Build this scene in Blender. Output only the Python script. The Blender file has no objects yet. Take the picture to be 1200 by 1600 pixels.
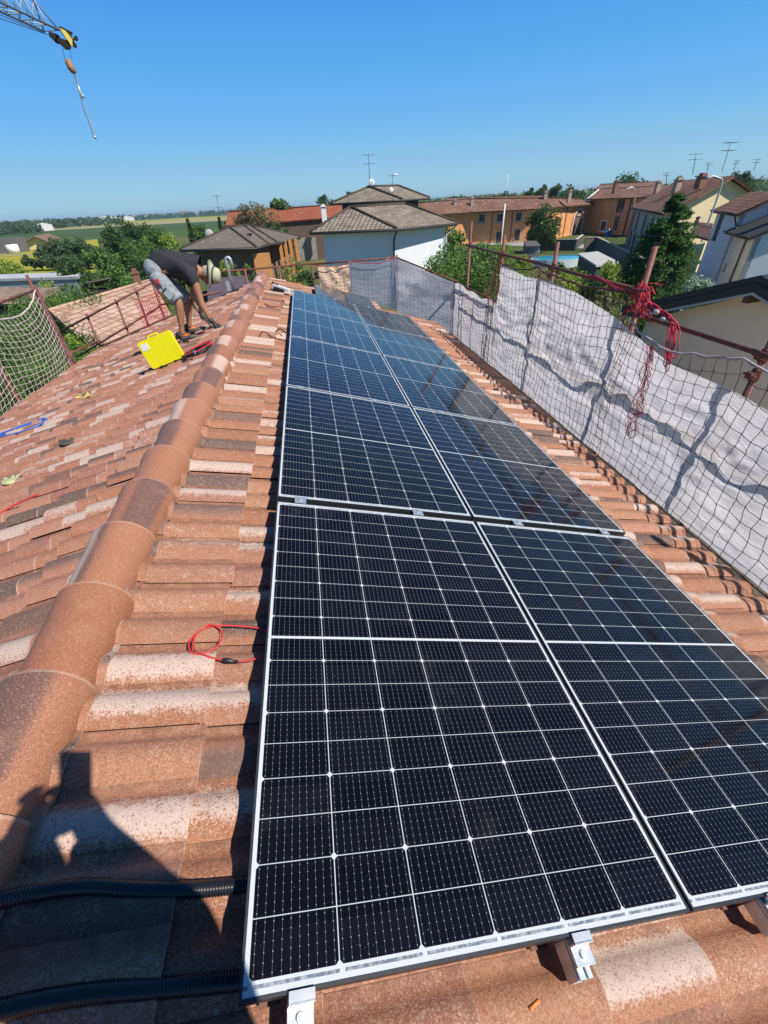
import bpy, bmesh, math, random
from mathutils import Vector, Matrix, noise
random.seed(7)
sc = bpy.context.scene
COL = sc.collection
# ------------------------------------------------------------------ camera
CAM = Vector((0.3152, -0.1365, 1.2287))
FPX = 650.66                                     # focal length in pixels of a 1200 x 1600 frame
CR = Matrix(((0.98574749, -0.16170471, -0.04640548),
             (-0.13340648, -0.5833113, -0.80121822),
             (0.10249192, 0.79598964, -0.59657011)))   # rows: right, down, forward
cd = bpy.data.cameras.new('camera'); cam = bpy.data.objects.new('camera', cd); COL.objects.link(cam)
cd.sensor_fit = 'VERTICAL'; cd.sensor_height = 36; cd.sensor_width = 27
cd.lens = FPX / 1600 * 36
cd.clip_start = 0.02; cd.clip_end = 20000
m = Matrix.Identity(4)
for i in range(3):
    m[i][0] = CR[0][i]; m[i][1] = -CR[1][i]; m[i][2] = -CR[2][i]; m[i][3] = CAM[i]
cam.matrix_world = m
sc.camera = cam
# ------------------------------------------------------------------ light
SUN = Vector((0.506, -0.415, 0.757)).normalized()
w = bpy.data.worlds.new('World'); sc.world = w; w.use_nodes = True
nt = w.node_tree; nt.nodes.clear()
sky = nt.nodes.new('ShaderNodeTexSky'); sky.sky_type = 'NISHITA'; sky.sun_disc = False
sky.sun_elevation = math.asin(SUN.z); sky.sun_rotation = math.atan2(SUN.x, SUN.y)
sky.air_density = 1.0; sky.dust_density = 0.0; sky.ozone_density = 4.0; sky.altitude = 50
bg = nt.nodes.new('ShaderNodeBackground'); bg.inputs[1].default_value = 0.09
out = nt.nodes.new('ShaderNodeOutputWorld')
# the clear late-summer sky: Nishita, drawn towards the measured blue of the place by elevation
tc = nt.nodes.new('ShaderNodeTexCoord'); sx = nt.nodes.new('ShaderNodeSeparateXYZ'); nt.links.new(tc.outputs['Generated'], sx.inputs[0])
rp = nt.nodes.new('ShaderNodeValToRGB'); cr_ = rp.color_ramp
SKY = [(0.0, (0.270, 0.500, 0.690)), (0.035, (0.262, 0.498, 0.72)), (0.10, (0.150, 0.43, 0.80)), (0.17, (0.095, 0.36, 0.82)), (0.27, (0.048, 0.265, 0.76)), (0.5, (0.020, 0.11, 0.36)), (1.0, (0.014, 0.060, 0.20))]
while len(cr_.elements) < len(SKY): cr_.elements.new(0.5)
for e_, (p_, c_) in zip(cr_.elements, SKY): e_.position = p_; e_.color = (c_[0], c_[1], c_[2], 1)
nt.links.new(sx.outputs[2], rp.inputs[0])
ml = nt.nodes.new('ShaderNodeMix'); ml.data_type = 'RGBA'; ml.blend_type = 'MULTIPLY'; ml.inputs[0].default_value = 1; nt.links.new(rp.outputs[0], ml.inputs[6]); ml.inputs[7].default_value = (9.9, 10.2, 9.7, 1)
mx_ = nt.nodes.new('ShaderNodeMix'); mx_.data_type = 'RGBA'; mx_.inputs[0].default_value = 0.9; nt.links.new(sky.outputs[0], mx_.inputs[6]); nt.links.new(ml.outputs[2], mx_.inputs[7])
nt.links.new(mx_.outputs[2], bg.inputs[0]); nt.links.new(bg.outputs[0], out.inputs[0])
sd = bpy.data.lights.new('sun', 'SUN'); sun = bpy.data.objects.new('sun', sd); COL.objects.link(sun)
sd.energy = 5.0; sd.angle = math.radians(0.5); sd.color = (1.0, 0.94, 0.86)
sun.rotation_euler = SUN.to_track_quat('Z', 'Y').to_euler(); sun.location = (5, -5, 12)
sc.view_settings.view_transform = 'Standard'; sc.view_settings.look = 'None'
sc.view_settings.exposure = 0.33; sc.view_settings.gamma = 1
sc.render.resolution_x = 768; sc.render.resolution_y = 1024
sc.render.engine = 'CYCLES'
sc.cycles.max_bounces = 6; sc.cycles.diffuse_bounces = 3; sc.cycles.transparent_max_bounces = 12; sc.cycles.transmission_bounces = 4

# ------------------------------------------------------------------ geometry of the place
PITCH = 0.2854
NE = math.cos(PITCH); NS = math.sin(PITCH)
U = Vector((NE, 0, -NS)); V = Vector((0, 1, 0)); N = Vector((NS, 0, NE))
APEX = U * -0.66 + N * -0.15
UL = Vector((-NE, 0, -NS)); NL = Vector((-NS, 0, NE))
GZ = -6.5                                        # ground level
def RU(u, v, h=0.0): return U * u + V * v + N * h                       # right slope, h = 0 at the panel tops
def LU(u, v, h=0.0): return APEX + UL * u + V * v + NL * (h + 0.15)     # left slope, u downhill from the ridge
def ray(x, y):
    d = CR.transposed() @ Vector(((x - 600) / FPX, (y - 800) / FPX, 1.0))
    return d
def at(x, y, Y):
    d = ray(x, y); return CAM + d * ((Y - CAM.y) / d.y)
def hz(x, y, Z):
    d = ray(x, y); return CAM + d * ((Z - CAM.z) / d.z)
def vx(x, y, X):
    d = ray(x, y); return CAM + d * ((X - CAM.x) / d.x)

# ------------------------------------------------------------------ materials
def newmat(name):
    mt = bpy.data.materials.new(name); mt.use_nodes = True
    n = mt.node_tree; b = n.nodes['Principled BSDF']
    return mt, n, b
class G:                                          # small node-graph helper
    def __init__(s, n): s.n = n
    def node(s, t, **k):
        x = s.n.nodes.new(t)
        for a, b in k.items(): setattr(x, a, b)
        return x
    def m(s, op, a, b=None, c=None, clamp=False):
        x = s.n.nodes.new('ShaderNodeMath'); x.operation = op; x.use_clamp = clamp
        for i, v in enumerate((a, b, c)):
            if v is None: continue
            if isinstance(v, (int, float)): x.inputs[i].default_value = v
            else: s.n.links.new(v, x.inputs[i])
        return x.outputs[0]
    def step(s, v, lo, hi):
        x = s.n.nodes.new('ShaderNodeMapRange'); x.interpolation_type = 'SMOOTHSTEP'
        s.n.links.new(v, x.inputs[0]); x.inputs[1].default_value = lo; x.inputs[2].default_value = hi
        return x.outputs[0]
    def mix(s, f, a, b):
        x = s.n.nodes.new('ShaderNodeMix'); x.data_type = 'RGBA'
        for i, v in ((0, f), (6, a), (7, b)):
            if isinstance(v, (int, float)): x.inputs[i].default_value = v
            elif isinstance(v, tuple): x.inputs[i].default_value = (v[0], v[1], v[2], 1)
            else: s.n.links.new(v, x.inputs[i])
        return x.outputs[2]
    def noise(s, vec, scale, detail=3, rough=0.6):
        x = s.n.nodes.new('ShaderNodeTexNoise'); x.inputs['Scale'].default_value = scale
        x.inputs['Detail'].default_value = detail; x.inputs['Roughness'].default_value = rough
        if vec is not None: s.n.links.new(vec, x.inputs['Vector'])
        return x.outputs[0]
    def comb(s, a, b, c):
        x = s.n.nodes.new('ShaderNodeCombineXYZ')
        for i, v in enumerate((a, b, c)):
            if isinstance(v, (int, float)): x.inputs[i].default_value = v
            else: s.n.links.new(v, x.inputs[i])
        return x.outputs[0]
    def wn(s, vec):
        x = s.n.nodes.new('ShaderNodeTexWhiteNoise'); x.noise_dimensions = '3D'; s.n.links.new(vec, x.inputs[0])
        return x.outputs[0], x.outputs[1]
    def bump(s, h, strength, dist, bsdf):
        x = s.n.nodes.new('ShaderNodeBump'); x.inputs['Strength'].default_value = strength; x.inputs['Distance'].default_value = dist
        s.n.links.new(h, x.inputs['Height']); s.n.links.new(x.outputs[0], bsdf.inputs['Normal'])
    def ramp(s, f, cols):
        x = s.n.nodes.new('ShaderNodeValToRGB'); cr = x.color_ramp
        while len(cr.elements) < len(cols): cr.elements.new(0.5)
        for e, (p, c) in zip(cr.elements, cols): e.position = p; e.color = (c[0], c[1], c[2], 1)
        s.n.links.new(f, x.inputs[0]); return x.outputs[0]
    def obj(s): return s.n.nodes.new('ShaderNodeTexCoord').outputs['Object']
    def uv(s):
        o = s.n.nodes.new('ShaderNodeTexCoord').outputs['UV']; x = s.n.nodes.new('ShaderNodeSeparateXYZ'); s.n.links.new(o, x.inputs[0])
        return o, x.outputs[0], x.outputs[1]
_mc = {}
def plain(name, col, rough=0.7, var=0.25, scale=6, bump=0.0, metal=0.0, spec=0.5, fine=40):
    if name in _mc: return _mc[name]
    mt, n, b = newmat(name); g = G(n); o = g.obj()
    f = g.noise(o, scale, 5); f2 = g.noise(o, fine, 3)
    k = g.m('ADD', g.m('MULTIPLY', f, 0.65), g.m('MULTIPLY', f2, 0.35))
    k = g.step(k, 0.3, 0.7)
    d = tuple(c * (1 - var) for c in col); l = tuple(min(1, c * (1 + var * 0.6)) for c in col)
    n.links.new(g.mix(k, d, l), b.inputs['Base Color'])
    b.inputs['Roughness'].default_value = rough; b.inputs['Metallic'].default_value = metal
    b.inputs['Specular IOR Level'].default_value = spec
    if bump: g.bump(f2, bump, 0.01, b)
    _mc[name] = mt; return mt

def tile_mat(name, gu, gv, tints, white=0.25, dark=0.2, bumpstr=0.35, seed=0.0, soft=1.0):
    """concrete wave tiles, UV in metres: u down the slope, v along the ridge"""
    mt, n, b = newmat(name); g = G(n); uvv, u, v = g.uv(); o = g.obj()
    cu = g.m('FLOOR', g.m('DIVIDE', g.m('ADD', u, 0.17 + 10 * gu), gu)); tv = g.m('DIVIDE', v, gv); cv = g.m('FLOOR', tv)
    fv = g.m('FRACT', tv)
    r1, rc = g.wn(g.comb(cu, cv, seed)); r2, _ = g.wn(g.comb(cu, cv, seed + 3.7)); r3, _ = g.wn(g.comb(cu, cv, seed + 9.1))
    c = g.ramp(r1, [(0.0, tints[0]), (0.35, tints[1]), (0.65, tints[2]), (1.0, tints[3])])
    sp = g.noise(o, 210, 2, 0.7); big = g.noise(o, 5, 4)
    # speckled pale and dark sprayed bands, each with its own place across the wave
    def band(center_r, halo, sel):
        cen = g.m('ADD', 0.15, g.m('MULTIPLY', center_r, 0.7))
        dd = g.m('ABSOLUTE', g.m('SUBTRACT', fv, cen))
        mk = g.m('SUBTRACT', 1.0, g.step(dd, halo * 0.15, halo))
        return g.m('MULTIPLY', mk, sel)
    gr_ = g.noise(o, 170, 3, 0.85); med = g.noise(o, 38, 5, 0.75)
    mott = g.m('ADD', g.m('MULTIPLY', g.m('SUBTRACT', med, 0.5), 1.5), g.m('MULTIPLY', g.m('SUBTRACT', gr_, 0.5), 2.6))
    r4, _ = g.wn(g.comb(cu, cv, seed + 14.3)); r5, _ = g.wn(g.comb(cu, cv, seed + 21.9))
    selw = g.m('ADD', g.m('MULTIPLY', g.step(r2, 1 - white - 0.1, 1 - white + 0.12), 0.75), g.m('MULTIPLY', r4, 0.32)); seld = g.m('ADD', g.m('MULTIPLY', g.step(r3, 1 - dark - 0.1, 1 - dark + 0.12), 0.8), g.m('MULTIPLY', r5, 0.30))
    bw = band(r3, 0.55, selw); bd = band(r2, 0.6, seld)
    darkm = g.step(g.m('ADD', bd, g.m('MULTIPLY', mott, 0.55)), 0.22, 0.95)
    c = g.mix(g.m('MULTIPLY', darkm, 0.85), c, (0.075, 0.058, 0.052))
    whm = g.step(g.m('ADD', bw, g.m('MULTIPLY', mott, 0.75)), 0.34, 0.80)
    c = g.mix(g.m('MULTIPLY', whm, 0.82), c, (0.56, 0.45, 0.38))
    dust = g.m('MULTIPLY', g.step(gr_, 0.53, 0.63), g.m('MULTIPLY', g.step(big, 0.25, 0.6), 0.62))
    c = g.mix(dust, c, (0.50, 0.37, 0.29))
    c = g.mix(g.m('MULTIPLY', g.step(gr_, 0.48, 0.36), 0.6), c, (0.11, 0.05, 0.032))
    c = g.mix(g.m('MULTIPLY', g.step(med, 0.5, 0.72), 0.35), c, (0.46, 0.34, 0.26))
    c = g.mix(g.m('MULTIPLY', g.step(g.noise(o, 22, 5, 0.75), 0.52, 0.72), 0.35), c, (0.14, 0.075, 0.052))
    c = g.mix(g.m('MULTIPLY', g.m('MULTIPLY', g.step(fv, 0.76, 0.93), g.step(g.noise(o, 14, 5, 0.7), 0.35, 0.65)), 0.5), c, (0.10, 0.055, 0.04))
    edge = g.m('LESS_THAN', g.m('ABSOLUTE', g.m('SUBTRACT', g.m('FRACT', g.m('DIVIDE', g.m('ADD', u, 0.17 + 10 * gu), gu)), 0.99)), 0.008)
    c = g.mix(g.m('MULTIPLY', edge, 0.55), c, (0.55, 0.42, 0.34))
    n.links.new(c, b.inputs['Base Color'])
    b.inputs['Roughness'].default_value = 0.72; b.inputs['Specular IOR Level'].default_value = 0.3
    g.bump(g.m('ADD', sp, g.m('MULTIPLY', g.noise(o, 60, 3), 1.0)), bumpstr, 0.004, b)
    return mt
TERRA = [(0.29, 0.115, 0.060), (0.33, 0.140, 0.075), (0.36, 0.165, 0.095), (0.27, 0.120, 0.078)]
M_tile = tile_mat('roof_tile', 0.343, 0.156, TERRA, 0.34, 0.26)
M_tileL = tile_mat('roof_tile_left', 0.343, 0.156, [(0.34, 0.135, 0.075), (0.38, 0.16, 0.09), (0.41, 0.19, 0.12), (0.31, 0.125, 0.08)], 0.30, 0.22, seed=20.0)  # left tints lightened to make up for the flatter sunlight on this slope
def ridge_mat():
    mt, n, b = newmat('ridge_tile'); g = G(n); o = g.obj()
    oi = n.nodes.new('ShaderNodeObjectInfo'); uvv, u, v = g.uv()
    r = oi.outputs['Random']; r2, _ = g.wn(g.comb(r, 3.0, 1.0)); r3, _ = g.wn(g.comb(r, 7.0, 2.0))
    c = g.ramp(r, [(0, (0.31, 0.120, 0.062)), (0.5, (0.36, 0.155, 0.085)), (1, (0.32, 0.130, 0.072))])
    sp = g.noise(o, 230, 2, 0.7)
    def band(cen, halo, sel):
        dd = g.m('ABSOLUTE', g.m('SUBTRACT', u, cen)); mk = g.m('SUBTRACT', 1.0, g.step(dd, halo * 0.2, halo)); return g.m('MULTIPLY', mk, sel)
    bd = band(g.m('ADD', 0.2, g.m('MULTIPLY', r3, 0.7)), 0.3, g.step(r2, 0.30, 0.4))
    dm = g.step(g.m('ADD', bd, g.m('MULTIPLY', g.m('SUBTRACT', sp, 0.5), 1.3)), 0.4, 0.8)
    c = g.mix(g.m('MULTIPLY', dm, 0.8), c, (0.11, 0.065, 0.055))
    bw = band(g.m('ADD', 0.3, g.m('MULTIPLY', r2, 0.5)), 0.24, g.step(r3, 0.58, 0.66))
    wm = g.step(g.m('ADD', bw, g.m('MULTIPLY', g.m('SUBTRACT', sp, 0.5), 1.6)), 0.45, 0.85)
    c = g.mix(g.m('MULTIPLY', wm, 0.75), c, (0.62, 0.47, 0.38))
    c = g.mix(g.m('MULTIPLY', g.step(g.noise(o, 180, 3, 0.85), 0.54, 0.64), 0.5), c, (0.56, 0.38, 0.28)); c = g.mix(g.m('MULTIPLY', g.step(g.noise(o, 170, 3, 0.85), 0.47, 0.36), 0.5), c, (0.12, 0.05, 0.03)); c = g.mix(g.m('MULTIPLY', g.step(g.noise(o, 9, 5, 0.7), 0.5, 0.75), 0.35), c, (0.40, 0.22, 0.14)); c = g.mix(g.m('MULTIPLY', g.m('GREATER_THAN', v, 0.98), 0.25), c, (0.6, 0.42, 0.32))
    n.links.new(c, b.inputs['Base Color']); b.inputs['Roughness'].default_value = 0.5
    b.inputs['Specular IOR Level'].default_value = 0.4
    g.bump(sp, 0.22, 0.003, b)
    return mt
M_ridge = ridge_mat()
PW, PL = 1.134, 1.722
def pv_mat():
    mt, n, b = newmat('solar_glass'); g = G(n); uvv, x, y = g.uv()
    mx, my, mid = 0.009, 0.021, 0.009
    p = (PW - 2 * mx) / 6; q = (PL - 2 * my - mid) / 18
    tx = g.m('DIVIDE', g.m('SUBTRACT', x, mx), p)
    yy = g.m('SUBTRACT', g.m('ABSOLUTE', g.m('SUBTRACT', y, PL / 2)), mid / 2)
    ty = g.m('DIVIDE', yy, q)
    fx = g.m('FRACT', tx); fy = g.m('FRACT', ty); fy2 = g.m('FRACT', g.m('MULTIPLY', ty, 0.5))
    dx = g.m('MULTIPLY', g.m('MINIMUM', fx, g.m('SUBTRACT', 1.0, fx)), p)
    dy = g.m('MULTIPLY', g.m('MINIMUM', fy, g.m('SUBTRACT', 1.0, fy)), q)
    dy2 = g.m('MULTIPLY', g.m('ABSOLUTE', g.m('SUBTRACT', fy2, 0.5)), 2 * q)
    lx = g.m('LESS_THAN', dx, 0.00115); ly = g.m('LESS_THAN', dy, 0.00085)
    di = g.m('LESS_THAN', g.m('ADD', dx, dy2), 0.0085)
    outx = g.m('ADD', g.m('LESS_THAN', x, mx), g.m('GREATER_THAN', x, PW - mx))
    outy = g.m('ADD', g.m('LESS_THAN', yy, 0.0), g.m('GREATER_THAN', yy, 9 * q))
    wht = g.m('ADD', g.m('ADD', lx, ly), g.m('ADD', di, g.m('ADD', outx, outy)), clamp=True)
    bx = g.m('FRACT', g.m('MULTIPLY', fx, 10.0))
    bd = g.m('MULTIPLY', g.m('ABSOLUTE', g.m('SUBTRACT', bx, 0.5)), p / 10)
    dots = g.m('FRACT', g.m('MULTIPLY', fy, 6.0)); dd = g.m('MULTIPLY', g.m('ABSOLUTE', g.m('SUBTRACT', dots, 0.5)), q / 6)
    bus = g.m('LESS_THAN', bd, 0.0003); dot = g.m('MULTIPLY', g.m('LESS_THAN', bd, 0.00075), g.m('LESS_THAN', dd, 0.0009))
    o = g.obj()
    cellr, _ = g.wn(g.comb(g.m('FLOOR', tx), g.m('FLOOR', g.m('DIVIDE', y, q)), 1.0))
    cell = g.mix(cellr, (0.0030, 0.0032, 0.0048), (0.0060, 0.0064, 0.0095))
    c = g.mix(g.m('MULTIPLY', bus, 0.55), cell, (0.2, 0.2, 0.21))
    c = g.mix(g.m('MULTIPLY', dot, 0.8), c, (0.45, 0.45, 0.45))
    # interconnect ribbons inside the white end margins
    ey = g.m('SUBTRACT', yy, 9 * q)
    rib = g.m('MULTIPLY', g.m('GREATER_THAN', ey, 0.005), g.m('LESS_THAN', ey, 0.011))
    rb2 = g.m('MULTIPLY', rib, g.m('GREATER_THAN', g.m('FRACT', g.m('MULTIPLY', tx, 1.0)), 0.06))
    rn = g.step(g.noise(o, 90, 2), 0.35, 0.6)
    wc = g.mix(g.m('MULTIPLY', rb2, g.m('ADD', 0.5, g.m('MULTIPLY', rn, 0.5))), (0.50, 0.53, 0.54), (0.14, 0.16, 0.20))
    c = g.mix(wht, c, wc)
    dust = g.m('MULTIPLY', g.step(g.noise(o, 3.0, 8, 0.8), 0.54, 0.74), 0.06)
    c = g.mix(dust, c, (0.35, 0.33, 0.30))
    spk = g.m('MULTIPLY', g.step(g.noise(o, 160, 2, 0.5), 0.74, 0.78), 0.3)
    c = g.mix(spk, c, (0.4, 0.4, 0.4))
    n.links.new(c, b.inputs['Base Color'])
    b.inputs['Roughness'].default_value = 0.09; b.inputs['Specular IOR Level'].default_value = 0.27
    rr = g.m('ADD', 0.06, g.m('MULTIPLY', g.step(g.noise(o, 2.2, 5, 0.7), 0.4, 0.8), 0.10)); n.links.new(rr, b.inputs['Roughness'])
    return mt
M_pv = pv_mat()
M_frame = plain('black_anodised_frame', (0.06, 0.065, 0.07), 0.38, 0.1, metal=0.6)
M_alu = plain('aluminium', (0.62, 0.66, 0.68), 0.38, 0.12, 30, metal=0.7)
M_galv = plain('galvanised_steel', (0.50, 0.54, 0.55), 0.45, 0.2, 20, metal=0.6)
M_rust = plain('red_oxide_pipe', (0.16, 0.045, 0.028), 0.65, 0.45, 9, bump=0.3, fine=60)
M_rust2 = plain('dull_red_pipe', (0.18, 0.058, 0.040), 0.6, 0.4, 9, bump=0.3, fine=60)
M_conduit = plain('black_conduit', (0.012, 0.013, 0.016), 0.32, 0.2, 30)
M_redcable = plain('red_cable', (0.55, 0.03, 0.035), 0.4, 0.15, 20)
M_blackcable = plain('black_cable', (0.015, 0.015, 0.017), 0.4, 0.2, 20)
M_bluecable = plain('blue_cable', (0.06, 0.14, 0.5), 0.45, 0.15, 20)
M_greyc = plain('grey_cable', (0.25, 0.27, 0.28), 0.5, 0.15, 20)
M_dark = plain('dark_void', (0.02, 0.017, 0.015), 0.9, 0.3)
M_net_red = plain('red_string', (0.30, 0.045, 0.06), 0.8, 0.35, 8)
M_net_hot = plain('bright_red_string', (0.60, 0.035, 0.07), 0.75, 0.3, 8)
M_net_pink = plain('faded_pink_string', (0.34, 0.15, 0.15), 0.85, 0.5, 3)
M_net_white = plain('white_string', (0.56, 0.47, 0.43), 0.85, 0.2, 5)
M_plank = plain('scaffold_plank', (0.10, 0.075, 0.055), 0.9, 0.5, 12)

# ------------------------------------------------------------------ object helpers
def tag(o, label=None, cat=None, group=None, kind=None):
    if label: o['label'] = label
    if cat: o['category'] = cat
    if group: o['group'] = group
    if kind: o['kind'] = kind
    return o
def empty(name, loc, label, cat, group=None):
    o = bpy.data.objects.new(name, None); COL.objects.link(o); o.location = loc; o.empty_display_size = 0.1
    return tag(o, label, cat, group)
class MB:
    """collects geometry in world coordinates; build() links ONE mesh object"""
    def __init__(s): s.v = []; s.f = []; s.mi = []; s.uv = []; s.smooth = []
    def face(s, pts, uvs=None, mi=0, smooth=False):
        k = len(s.v); s.v += [Vector(p) for p in pts]; s.f.append(tuple(range(k, k + len(pts)))); s.mi.append(mi)
        s.uv.append(uvs if uvs else [(0, 0)] * len(pts)); s.smooth.append(smooth)
    def mesh(s, vs, fs, mi=0, uvs=None, smooth=False):
        k = len(s.v); s.v += [Vector(p) for p in vs]
        for i, f in enumerate(fs):
            s.f.append(tuple(k + j for j in f)); s.mi.append(mi); s.smooth.append(smooth)
            s.uv.append([uvs[j] for j in f] if uvs else [(0, 0)] * len(f))
    def box(s, c, sx, sy, sz, ax=None, mi=0):
        """centre, full sizes along axes ax (three vectors)"""
        c = Vector(c); X, Y, Z = ax if ax else (Vector((1, 0, 0)), Vector((0, 1, 0)), Vector((0, 0, 1)))
        vs = [c + X * (a * sx / 2) + Y * (b * sy / 2) + Z * (d * sz / 2) for a in (-1, 1) for b in (-1, 1) for d in (-1, 1)]
        s.mesh(vs, [(0, 1, 3, 2), (4, 6, 7, 5), (0, 4, 5, 1), (2, 3, 7, 6), (0, 2, 6, 4), (1, 5, 7, 3)], mi)
    def prism(s, poly, d, mi=0, cap=True):
        """polygon extruded by vector d"""
        d = Vector(d); n = len(poly); vs = [Vector(p) for p in poly] + [Vector(p) + d for p in poly]
        fs = [(i, (i + 1) % n, (i + 1) % n + n, i + n) for i in range(n)]
        if cap: fs += [tuple(range(n - 1, -1, -1)), tuple(range(n, 2 * n))]
        s.mesh(vs, fs, mi)
    def tube(s, pts, r, seg=8, mi=0, caps=True, smooth=True):
        pts = [Vector(p) for p in pts]; n = len(pts)
        rs = r if isinstance(r, (list, tuple)) else [r] * n
        vs = []; prev = None
        for i, p in enumerate(pts):
            t = (pts[min(i + 1, n - 1)] - pts[max(i - 1, 0)])
            if t.length < 1e-9: t = Vector((0, 0, 1))
            t.normalize()
            if prev is None:
                a = t.orthogonal().normalized()
            else:
                a = prev - t * prev.dot(t)
                a = a.normalized() if a.length > 1e-6 else t.orthogonal().normalized()
            prev = a; b = t.cross(a)
            for k in range(seg):
                an = 2 * math.pi * k / seg; vs.append(p + (a * math.cos(an) + b * math.sin(an)) * rs[i])
        fs = []
        for i in range(n - 1):
            for k in range(seg):
                fs.append((i * seg + k, i * seg + (k + 1) % seg, (i + 1) * seg + (k + 1) % seg, (i + 1) * seg + k))
        if caps: fs += [tuple(range(seg - 1, -1, -1)), tuple(range((n - 1) * seg, n * seg))]
        s.mesh(vs, fs, mi, smooth=smooth)
    def sphere(s, c, r, seg=10, ring=6, sc_=(1, 1, 1), mi=0):
        c = Vector(c); vs = []; fs = []
        for i in range(ring + 1):
            th = math.pi * i / ring
            for k in range(seg):
                ph = 2 * math.pi * k / seg
                vs.append(c + Vector((math.sin(th) * math.cos(ph) * sc_[0], math.sin(th) * math.sin(ph) * sc_[1], math.cos(th) * sc_[2])) * r)
        for i in range(ring):
            for k in range(seg): fs.append((i * seg + k, i * seg + (k + 1) % seg, (i + 1) * seg + (k + 1) % seg, (i + 1) * seg + k))
        s.mesh(vs, fs, mi, smooth=True)
    def build(s, name, mats, parent=None, merge=False):
        me = bpy.data.meshes.new(name); org = parent.matrix_world.translation.copy() if parent else Vector((0, 0, 0))
        if parent:
            p = parent; org = Vector((0, 0, 0))
            while p: org += Vector(p.location); p = p.parent
        me.from_pydata([v - org for v in s.v], [], s.f)
        if not isinstance(mats, (list, tuple)): mats = [mats]
        for mt in mats: me.materials.append(mt)
        me.polygons.foreach_set('material_index', s.mi); me.polygons.foreach_set('use_smooth', s.smooth)
        ul = me.uv_layers.new(name='UVMap'); flat = []
        for fu in s.uv:
            for a in fu: flat += [a[0], a[1]]
        ul.data.foreach_set('uv', flat)
        if merge:
            bm = bmesh.new(); bm.from_mesh(me); bmesh.ops.remove_doubles(bm, verts=bm.verts, dist=1e-5); bm.to_mesh(me); bm.free()
        me.update(); me.validate()
        o = bpy.data.objects.new(name, me); COL.objects.link(o)
        if parent: o.parent = parent
        return o
def one(name, mb, mats, label, cat, group=None, origin=None):
    """a thing that is one mesh"""
    if origin is not None:
        origin = Vector(origin); mb.v = [v - origin for v in mb.v]
    o = mb.build(name, mats)
    if origin is not None: o.location = origin
    return tag(o, label, cat, group)
def smooth_path(pts, n=6):
    P = [Vector(p) for p in pts]; out = []
    for i in range(len(P) - 1):
        p0 = P[max(i - 1, 0)]; p1 = P[i]; p2 = P[i + 1]; p3 = P[min(i + 2, len(P) - 1)]
        for k in range(n):
            t = k / n; t2 = t * t; t3 = t2 * t
            out.append(0.5 * ((2 * p1) + (p2 - p0) * t + (2 * p0 - 5 * p1 + 4 * p2 - p3) * t2 + (3 * p1 - p0 - 3 * p2 + p3) * t3))
    out.append(P[-1]); return out

#PART_ROOF
# ================================================================== the roof we stand on
GU, GV = 0.343, 0.156
def wave(t):                                     # tile cross section over one wave, 0..1
    t = t % 1.0
    if t < 0.80:
        return math.sin(math.pi * t / 0.80) ** 0.75
    return 0.0
def tile_surface(v):                              # height of the crown line above the mean plane
    return -0.168 + 0.034 * wave(v / GV)
house = empty('tiled_house', (0, 4, GZ), 'house below the camera, its terracotta wave tile roof filling the lower photo', 'house')
def slope(P, u_lo, u_hi, v0, v1, u_ref, mat, name, cut=None, bend=None):
    mb = MB(); k0 = math.floor((u_lo - u_ref) / GU); k1 = math.ceil((u_hi - u_ref) / GU)
    segs = 10; nv0 = round(v0 / GV); nv1 = round(v1 / GV)
    for k in range(k0, k1):
        a = max(u_ref + k * GU - 0.02, u_lo); b = min(u_ref + (k + 1) * GU, u_hi)
        if b - a < 0.03: continue
        for j in range(nv0, nv1):
            rnd = random.Random(k * 1000 + j * 7 + 5); pair = random.Random(k * 1000 + (j // 2) * 77)
            jit = pair.uniform(-0.006, 0.008); jh = pair.uniform(-0.003, 0.004)
            bb = b + (jit if b < u_hi - 0.01 else pair.uniform(-0.006, 0.01))
            um = (a + bb) / 2
            if cut and not cut(um, (j + 0.5) * GV): continue
            vs = []; uvs = []
            us = (a, um, bb)
            for iu, u in enumerate(us):
                lift = 0.027 * (u - a) / (GU)
                for s_ in range(segs + 1):
                    t = s_ / segs; h = -0.168 + 0.034 * wave(min(t, 0.9999)) + lift + jh
                    if s_ == 0 and j % 2 == 0: h += 0.005
                    v = (j + t) * GV
                    vs.append(P(u, v, h)); uvs.append((min(max(u, u_ref + k * GU + 0.005), u_ref + (k + 1) * GU - 0.005), (j + 0.01 + t * 0.98) * GV))
            for s_ in range(segs + 1):            # thickness at the lower edge
                t = s_ / segs; h = -0.168 + 0.034 * wave(min(t, 0.9999)) + 0.027 + jh - 0.024
                vs.append(P(bb - 0.002, (j + t) * GV, h)); uvs.append((u_ref + (k + 1) * GU - 0.005, (j + 0.01 + t * 0.98) * GV))
            w_ = segs + 1; fs = []
            for r in range(2):
                for s_ in range(segs): fs.append((r * w_ + s_, r * w_ + s_ + 1, (r + 1) * w_ + s_ + 1, (r + 1) * w_ + s_))
            mb.mesh(vs, fs, 0, uvs, smooth=True)
            mb.mesh(vs[2 * w_:4 * w_], [(s_, s_ + 1, w_ + s_ + 1, w_ + s_) for s_ in range(segs)], 0, uvs[2 * w_:4 * w_], smooth=False)
    o = mb.build(name, mat, house); return o
V_END_R = 9.9; V_END_N = 10.65
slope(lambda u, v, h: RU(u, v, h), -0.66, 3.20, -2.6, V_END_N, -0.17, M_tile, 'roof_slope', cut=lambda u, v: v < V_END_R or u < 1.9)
slope(lambda u, v, h: LU(u, v, h), 0.0, 3.92, -2.6, 9.95, 0.02, M_tileL, 'roof_slope')
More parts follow.
